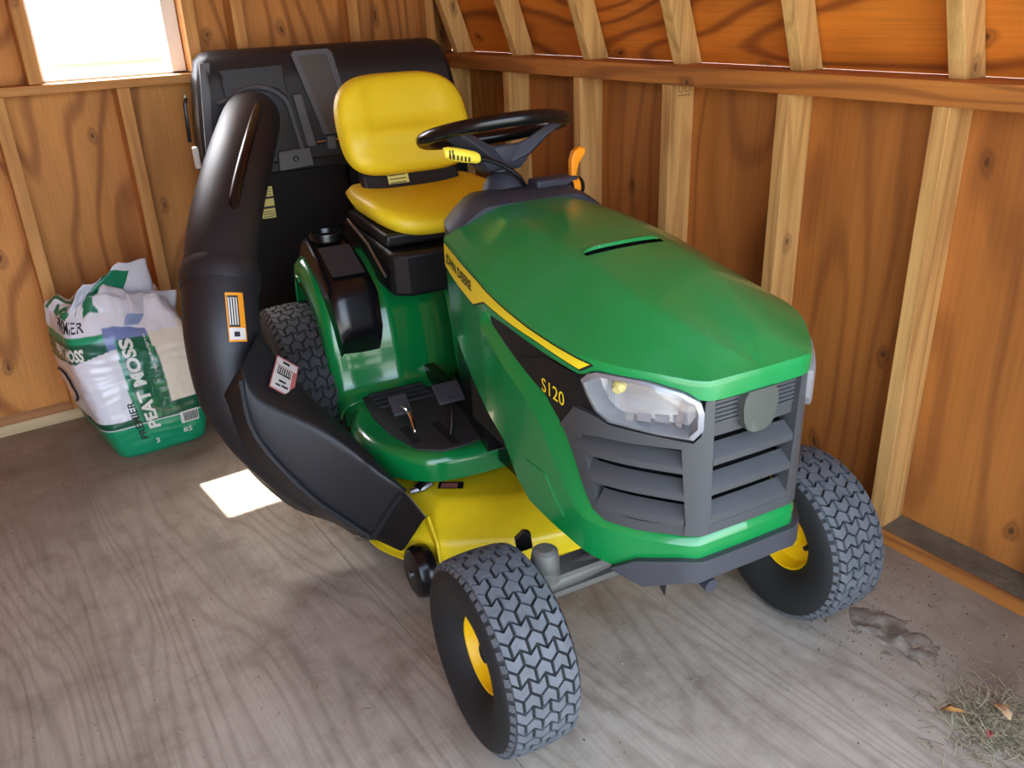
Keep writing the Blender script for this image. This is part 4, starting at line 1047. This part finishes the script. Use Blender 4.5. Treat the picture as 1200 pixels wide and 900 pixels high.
def bag_pt(phi, z, off=0, raw=False):
    """phi: -2..2 ; -1..1 runs along the front face, -3..-1 along the left face (q from back to front), 1..3 right face, 3..5 back"""
    k = round(z, 5)
    if k not in _bc: _bc[k] = bagcorner(k)
    FL, FR, BR, BL = _bc[k]
    ph = (phi+1) % 8 - 1
    if ph < 1: p, q = ph, -1
    elif ph < 3: p, q = 1, ph-2
    elif ph < 5: p, q = 4-ph, 1
    else: p, q = -1, 6-ph
    L = (abs(p)**7+abs(q)**7)**(1/7); p, q = p/L, q/L
    a = FL.lerp(FR, (p+1)/2); b = BL.lerp(BR, (p+1)/2); xy = a.lerp(b, (q+1)/2)
    c = (FL+FR+BR+BL)/4; d = (xy-c); r = d.length; d = d/r if r > 1e-6 else Vector((0, 0))
    amp = .004+.012*max(0, (z-.38)/.08)+.004*max(0, (.05-z)/.05)
    n1 = noise.noise(Vector((xy.x*16, xy.y*16, z*14)))*amp + noise.noise(Vector((xy.x*45, xy.y*45, z*30)))*amp*.45
    # tight horizontal creases
    n1 += .0016*math.sin(z*230+6*noise.noise(Vector((xy.x*8, xy.y*8, z*6))))*(.4+.6*(noise.noise(Vector((xy.x*7+5, xy.y*7, z*9)))))
    xy = xy+d*(n1+off)
    zz = z+off*.25
    if z > .38: zz += (.055*noise.noise(Vector((xy.x*11+3, xy.y*11, 1.3)))+.02*noise.noise(Vector((xy.x*30, xy.y*30, 2))))*min(1, (z-.38)/.07)
    if z > .33: zz -= .16*(xy.x-.33)*min(1, (z-.33)/.1)*(1 if xy.x > .33 else .25)
    zz += max(0, z-.36)*.35
    return Vector((xy.x-.385, xy.y-2.85, zz))
G1, G2, G3, WH, CR = (18, 150, 104), (10, 88, 62), (26, 120, 84), (226, 228, 236), (232, 226, 208)
def bagcol(phi, z):
    ph = (phi+1) % 8 - 1
    wob = .02*noise.noise(Vector((phi*3, z*10, 0)))
    if z < .118+wob*.2:
        if .1125 < z < .1155: return WH
        return G1 if z < .112 else G2
    if -1 <= ph < 1:
        if -.36+.10*(z-.12)/.3 < ph < .36-.05*(z-.12)/.3 and z < .375:
            n = noise.noise(Vector((ph*9, z*60, 3)))
            if ph < -.24: return (30, 140, 100)
            return (16, 96, 66) if n < .25 else (54, 140, 88)
        if ph >= .36-.05*(z-.12)/.3: 
            if z < .17: return G2 if z < .16 else CR
            return CR if z < .385 else WH
        if z < .135: return G2
        if z < .352+.03*(ph+.36): return WH
        if ph < -.42+.8*(z-.36)*0:
            return (16, 92, 66) if z < .375 else (G1 if z < .39 else WH if z < .425 else (G3 if noise.noise(Vector((ph*4, z*25, 8))) > 0 else WH))
        if z < .40: return (120, 138, 186)
        return WH
    if ph >= 5:
        if z < .135: return G2
        if z < .315+.05*(ph-6.0)*.3: return WH
        if z < .375: return (16, 92, 66)
        if z < .39: return G1
        if z < .425: return WH
        n = noise.noise(Vector((ph*4, z*25, 8)))
        return G3 if n > .0 else WH
    if z > .40:
        n = noise.noise(Vector((phi*2.2, z*22, 5)))
        return G3 if n > .18 else ((205, 206, 216) if n > -.2 else WH)
    if z < .135: return G2
    return CR
NP, NZ = 260, 150
mb = MB(); V = []; cols = []
for j in range(NZ+1):
    z = .470*j/NZ
    for i in range(NP):
        ph = -1+8*i/NP; V.append(bag_pt(ph, z)); cols.append(lin(*bagcol(ph, z)))
F = [(j*NP+i, j*NP+(i+1) % NP, (j+1)*NP+(i+1) % NP, (j+1)*NP+i) for j in range(NZ) for i in range(NP)]
top = sum((V[NZ*NP+i] for i in range(NP)), Vector())/NP
V += [top+Vector((0, 0, -.004)), Vector((0.0, 0, .0))]; cols += [lin(*WH)]*2
F += [(NZ*NP+i, NZ*NP+(i+1) % NP, len(V)-2) for i in range(NP)]+[((i+1) % NP, i, len(V)-1) for i in range(NP)]
me = bpy.data.meshes.new('sack'); me.from_pydata(V, [], F); me.shade_smooth()
ca = me.color_attributes.new('print', 'FLOAT_COLOR', 'POINT')
ca.data.foreach_set('color', [c for q in cols for c in q])
m, nt, p = newmat('printed_plastic_film')
at_ = N(nt, 'ShaderNodeVertexColor'); at_.layer_name = 'print'; nt.links.new(at_.outputs[0], p.inputs['Base Color']); p.inputs['Roughness'].default_value = .28; p.inputs['Coat Weight'].default_value = .3
M['film'] = m; me.materials.append(m)
sack = bpy.data.objects.new('sack', me); C.objects.link(sack); sack.parent = bag
# gathered neck of the sack standing up at the back
M['filmwhite'] = simple('white_plastic_film', (214, 216, 226), .3); M['filmgreen'] = simple('green_plastic_film', (26, 124, 88), .28); M['filmblue'] = simple('clear_plastic_film', (150, 165, 205), .2)
def flap(name, base, tip, wid, mats, seed, nn=14):
    mb = MB(); rows = []
    base = [Vector(b) for b in base]; tip = Vector(tip)
    for i in range(nn+1):
        t = i/nn; row = []
        for j in range(nn+1):
            u = j/nn; bpt = base[0].lerp(base[1], u); top_ = tip+(base[1]-base[0])*(u-.5)*wid
            p = bpt.lerp(top_, t); s_ = .03*(t*(1-t*.4))
            p = p+Vector((noise.noise(p*14+Vector((seed, 0, 0))), noise.noise(p*14+Vector((0, seed, 0))), noise.noise(p*14+Vector((0, 0, seed)))))*s_
            row.append(p)
        rows.append(row)
    V = [p for r in rows for p in r]; n1 = nn+1
    for i in range(nn):
        for j in range(nn):
            mi = mats(i/nn, j/nn); mb.add([], [], 0)
            mb.f.append((i*n1+j, i*n1+j+1, (i+1)*n1+j+1, (i+1)*n1+j)); mb.mi.append(mi)
    mb.v = [tuple(v) for v in V]
    o = mb.build(name, [M['filmwhite'], M['filmgreen'], M['filmblue']], bag, angle=60); s_ = o.modifiers.new('thick', 'SOLIDIFY'); s_.thickness = .0015
    return o
flap('neck_fold', [(-.12, .02, .475), (.11, .06, .43)], (.065, .03, .575), .42, lambda t, u: 1 if (.25 < t < .72 and u < .45) or (t < .2 and u < .6) else 0, 3)
flap('neck_fold', [(-.16, -.02, .47), (.00, .10, .46)], (-.03, .04, .545), .8, lambda t, u: 1 if u > .45 and t > .25 else 0, 9)
flap('neck_fold', [(-.02, -.10, .42), (.16, .00, .36)], (.10, .01, .475), .8, lambda t, u: 2 if t < .35 and u < .5 else 0, 15)
# printed words
def baglet(name, body, phi0, z0, w_, h_, mat, vertical=True, bold=.02, shear=0, face=.30):
    mb = MB()
    # phi units per metre on that face
    if vertical: fnl = lambda x, y: bag_pt(phi0-y/face*2, z0+x, .0022)
    else: fnl = lambda x, y: bag_pt(phi0+x/face*2, z0+y, .0022)
    lettering(mb, body, fnl, w_, h_, bold=bold, shear=shear)
    return mb.build(name, mat, sack, smooth=False, fix=False)
M['inkwhite'] = simple('white_ink', (226, 228, 222), .35); M['inkblack'] = simple('black_ink', (30, 32, 36), .4); M['inkgreen'] = simple('dark_green_ink', (14, 104, 64), .4)
baglet('lettering', 'PREMIER', -.30, .062, .130, .021, M['inkblack'])
baglet('lettering', 'PEAT MOSS', .01, .090, .285, .034, M['inkwhite'], bold=.04)
baglet('lettering', 'TOURBE', .19, .150, .200, .022, M['inkgreen'], bold=.03)
baglet('lettering', 'de sphaigne', .26, .27, .11, .010, M['inkwhite'], bold=.0)
baglet('lettering', '85', .42, .045, .026, .018, M['inkwhite'], vertical=False, bold=.01)
baglet('lettering', '3', -.18, .035, .011, .018, M['inkwhite'], vertical=False, bold=.02)
baglet('lettering', 'PREMIER', -1.75, .398, .150, .026, M['inkblack'], vertical=False, bold=.01)
baglet('lettering', 'PEAT MOSS', -2.1, .335, .190, .032, M['inkwhite'], vertical=False, bold=.04, shear=.2)
bc_ = MB()
def bquad(p0, p1, z0, z1, o, mi): bc_.add([bag_pt(p0, z0, o), bag_pt(p1, z0, o), bag_pt(p1, z1, o), bag_pt(p0, z1, o)], [(0, 1, 2, 3)], mi)
bquad(.40, .78, .078, .118, .004, 0)
for k in range(9): bquad(.46+.034*k, .46+.034*k+.018, .083, .113, .0055, 1)
bc_.build('barcode', [M['inkwhite'], M['inkblack']], sack, smooth=False, fix=False)
lg = MB(); lg.tube([bag_pt(-2.35+.55*math.sin(t), .215+.05*math.cos(t), .003) for t in [math.radians(a) for a in range(-40, 150, 10)]], .004, 6); lg.build('logo_arc', M['inkblack'], sack)

# ================================================================== LITTER ON THE FLOOR
M['straw'] = simple('dry_grass', (172, 164, 132), .8); M['strawd'] = simple('dry_grass_dark', (112, 104, 84), .85)
def blades(name, n, fpos, label, cat, lmin, lmax, zmax=.0, mats=None):
    mb = MB()
    for k in range(n):
        x, y, h = fpos(k); a = R_.uniform(0, 2*PI); l = R_.uniform(lmin, lmax); wd = R_.uniform(.0005, .0012)
        d = Vector((math.cos(a), math.sin(a), R_.uniform(-.15, .35) if h > .004 else R_.uniform(0, .08))); q = Vector((-d.y, d.x, 0))
        p0 = Vector((x, y, h+.0015)); p1 = p0+d*l*.5+q*R_.uniform(-.2, .2)*l; p2 = p0+d*l
        p1.z = max(p1.z, .001); p2.z = max(p2.z, .001); up = Vector((0, 0, .0008))
        mb.add([p0-q*wd, p0+q*wd, p1-q*wd+up, p1+q*wd+up, p2-q*wd*.4, p2+q*wd*.4], [(0, 1, 3, 2), (2, 3, 5, 4)], R_.choice((0, 0, 1)))
    o = mb.build(name, [M['straw'], M['strawd']], smooth=False, fix=False); tag(o, label, cat, kind='stuff'); return o
def pile(k):
    r = abs(R_.gauss(0, .5)); a = R_.uniform(0, 2*PI); x = 1.41+.10*r*math.cos(a)*1.2; y = .52+.12*r*math.sin(a)
    return x, y, max(0, .022*(1-r*.9))*R_.random()
blades('grass_clippings', 1700, pile, 'heap of dried grass clippings on the floor near the right wall', 'grass clippings', .015, .05)
def scat(k):
    while True:
        x = R_.uniform(-.3, 1.75); y = R_.uniform(.4, 3.0)
        wt = .12+.9*max(0, (x-1.25)/.5)*(1 if y < 1.3 else .3)
        if R_.random() < wt: return x, y, 0
blades('straw_litter', 1100, scat, 'loose bits of straw scattered over the plywood floor', 'straw', .004, .022)
# crumbs of dirt
cr_ = MB()
for k in range(1500):
    x, y, _ = scat(k)
    if R_.random() < .35: x, y = R_.gauss(1.52, .10), R_.gauss(.85, .14)
    elif R_.random() < .3: x, y = R_.uniform(0, .75), R_.gauss(2.75, .2)
    if x > XR-.01 or y > YB-.01: continue
    r = R_.uniform(.001, .0035); o = [Vector((R_.gauss(0, 1), R_.gauss(0, 1), R_.gauss(0, .6))).normalized()*r for _ in range(4)]
    c = Vector((x, y, r*.5)); cr_.add([c+q for q in o], [(0, 1, 2), (0, 2, 3), (0, 3, 1), (1, 3, 2)], R_.choice((0, 1, 1)))
tag(cr_.build('dirt_crumbs', [simple('pale_crumb', (168, 152, 128), .9), simple('dark_crumb', (86, 74, 60), .9)], smooth=False, fix=False), 'crumbs of dirt lying along the walls and over the floor', 'dirt', kind='stuff')
# a ridge of packed dust with a hollow edge beside the front wheel
dm = MB(); n = 26
Vd = []
for i in range(n+1):
    for j in range(n+1):
        u = i/n; v = j/n; x = 1.45+.20*(u-.5); y = .79+.26*(v-.5)
        e = (math.sin(PI*u)**.8)*(math.sin(PI*v)**.8)
        h = e*(.010+.012*noise.noise(Vector((x*28, y*28, 1)))+.005*noise.noise(Vector((x*80, y*80, 1))))
        h *= 1.0 if u > .4 else .35
        h = h*1.15-.0045
        Vd.append((x, y, h))
dm.add(Vd, [(i*(n+1)+j, (i+1)*(n+1)+j, (i+1)*(n+1)+j+1, i*(n+1)+j+1) for i in range(n) for j in range(n)])
tag(dm.build('dust_clump', simple('packed_dust', (142, 132, 117), .95, bump=.8, bscale=120, var=.4, vscale=40)), 'low clump of grey packed dust beyond the front wheel', 'dust', kind='stuff')
# dry leaves
def leaf(loc, rz, s, col, label, tilt=.25):
    pts = [(0, 0), (.25, .22), (.45, .16), (.6, .34), (.75, .14), (1, .02), (.78, -.12), (.62, -.32), (.46, -.15), (.24, -.2)]
    mb = MB(); V = [(x*s, y*s, s*(.10*abs(y)*4+.12*math.sin(x*3))) for x, y in pts]+[(.5*s, 0, 0)]
    mb.add(V, [(i, (i+1) % 10, 10) for i in range(10)])
    root = empty('dry_leaf', loc, rz); tag(root, label, 'leaf', 'dry leaves in the clippings'); root.rotation_euler = (tilt, .15, rz)
    o = mb.build('leaf_blade', simple('dry_leaf_'+label[:5].strip(), col, .7), root, angle=20); s_ = o.modifiers.new('thick', 'SOLIDIFY'); s_.thickness = .0008
    MB().tube([(0, 0, 0), (-.18*s, .02*s, .02*s), (-.3*s, .0, .0)], .0009, 6).build('leaf_stem', M['strawd'], root)
leaf((1.400, .500, .036), 1.0, .050, (206, 172, 128), 'tan curled oak leaf on the grass clippings', .1)
leaf((1.360, .560, .030), 2.2, .045, (150, 104, 48), 'brown torn leaf upright behind the tan leaf in the clippings', .6)
leaf((1.335, .505, .030), .3, .024, (156, 80, 70), 'tiny red leaf scrap in the clippings')
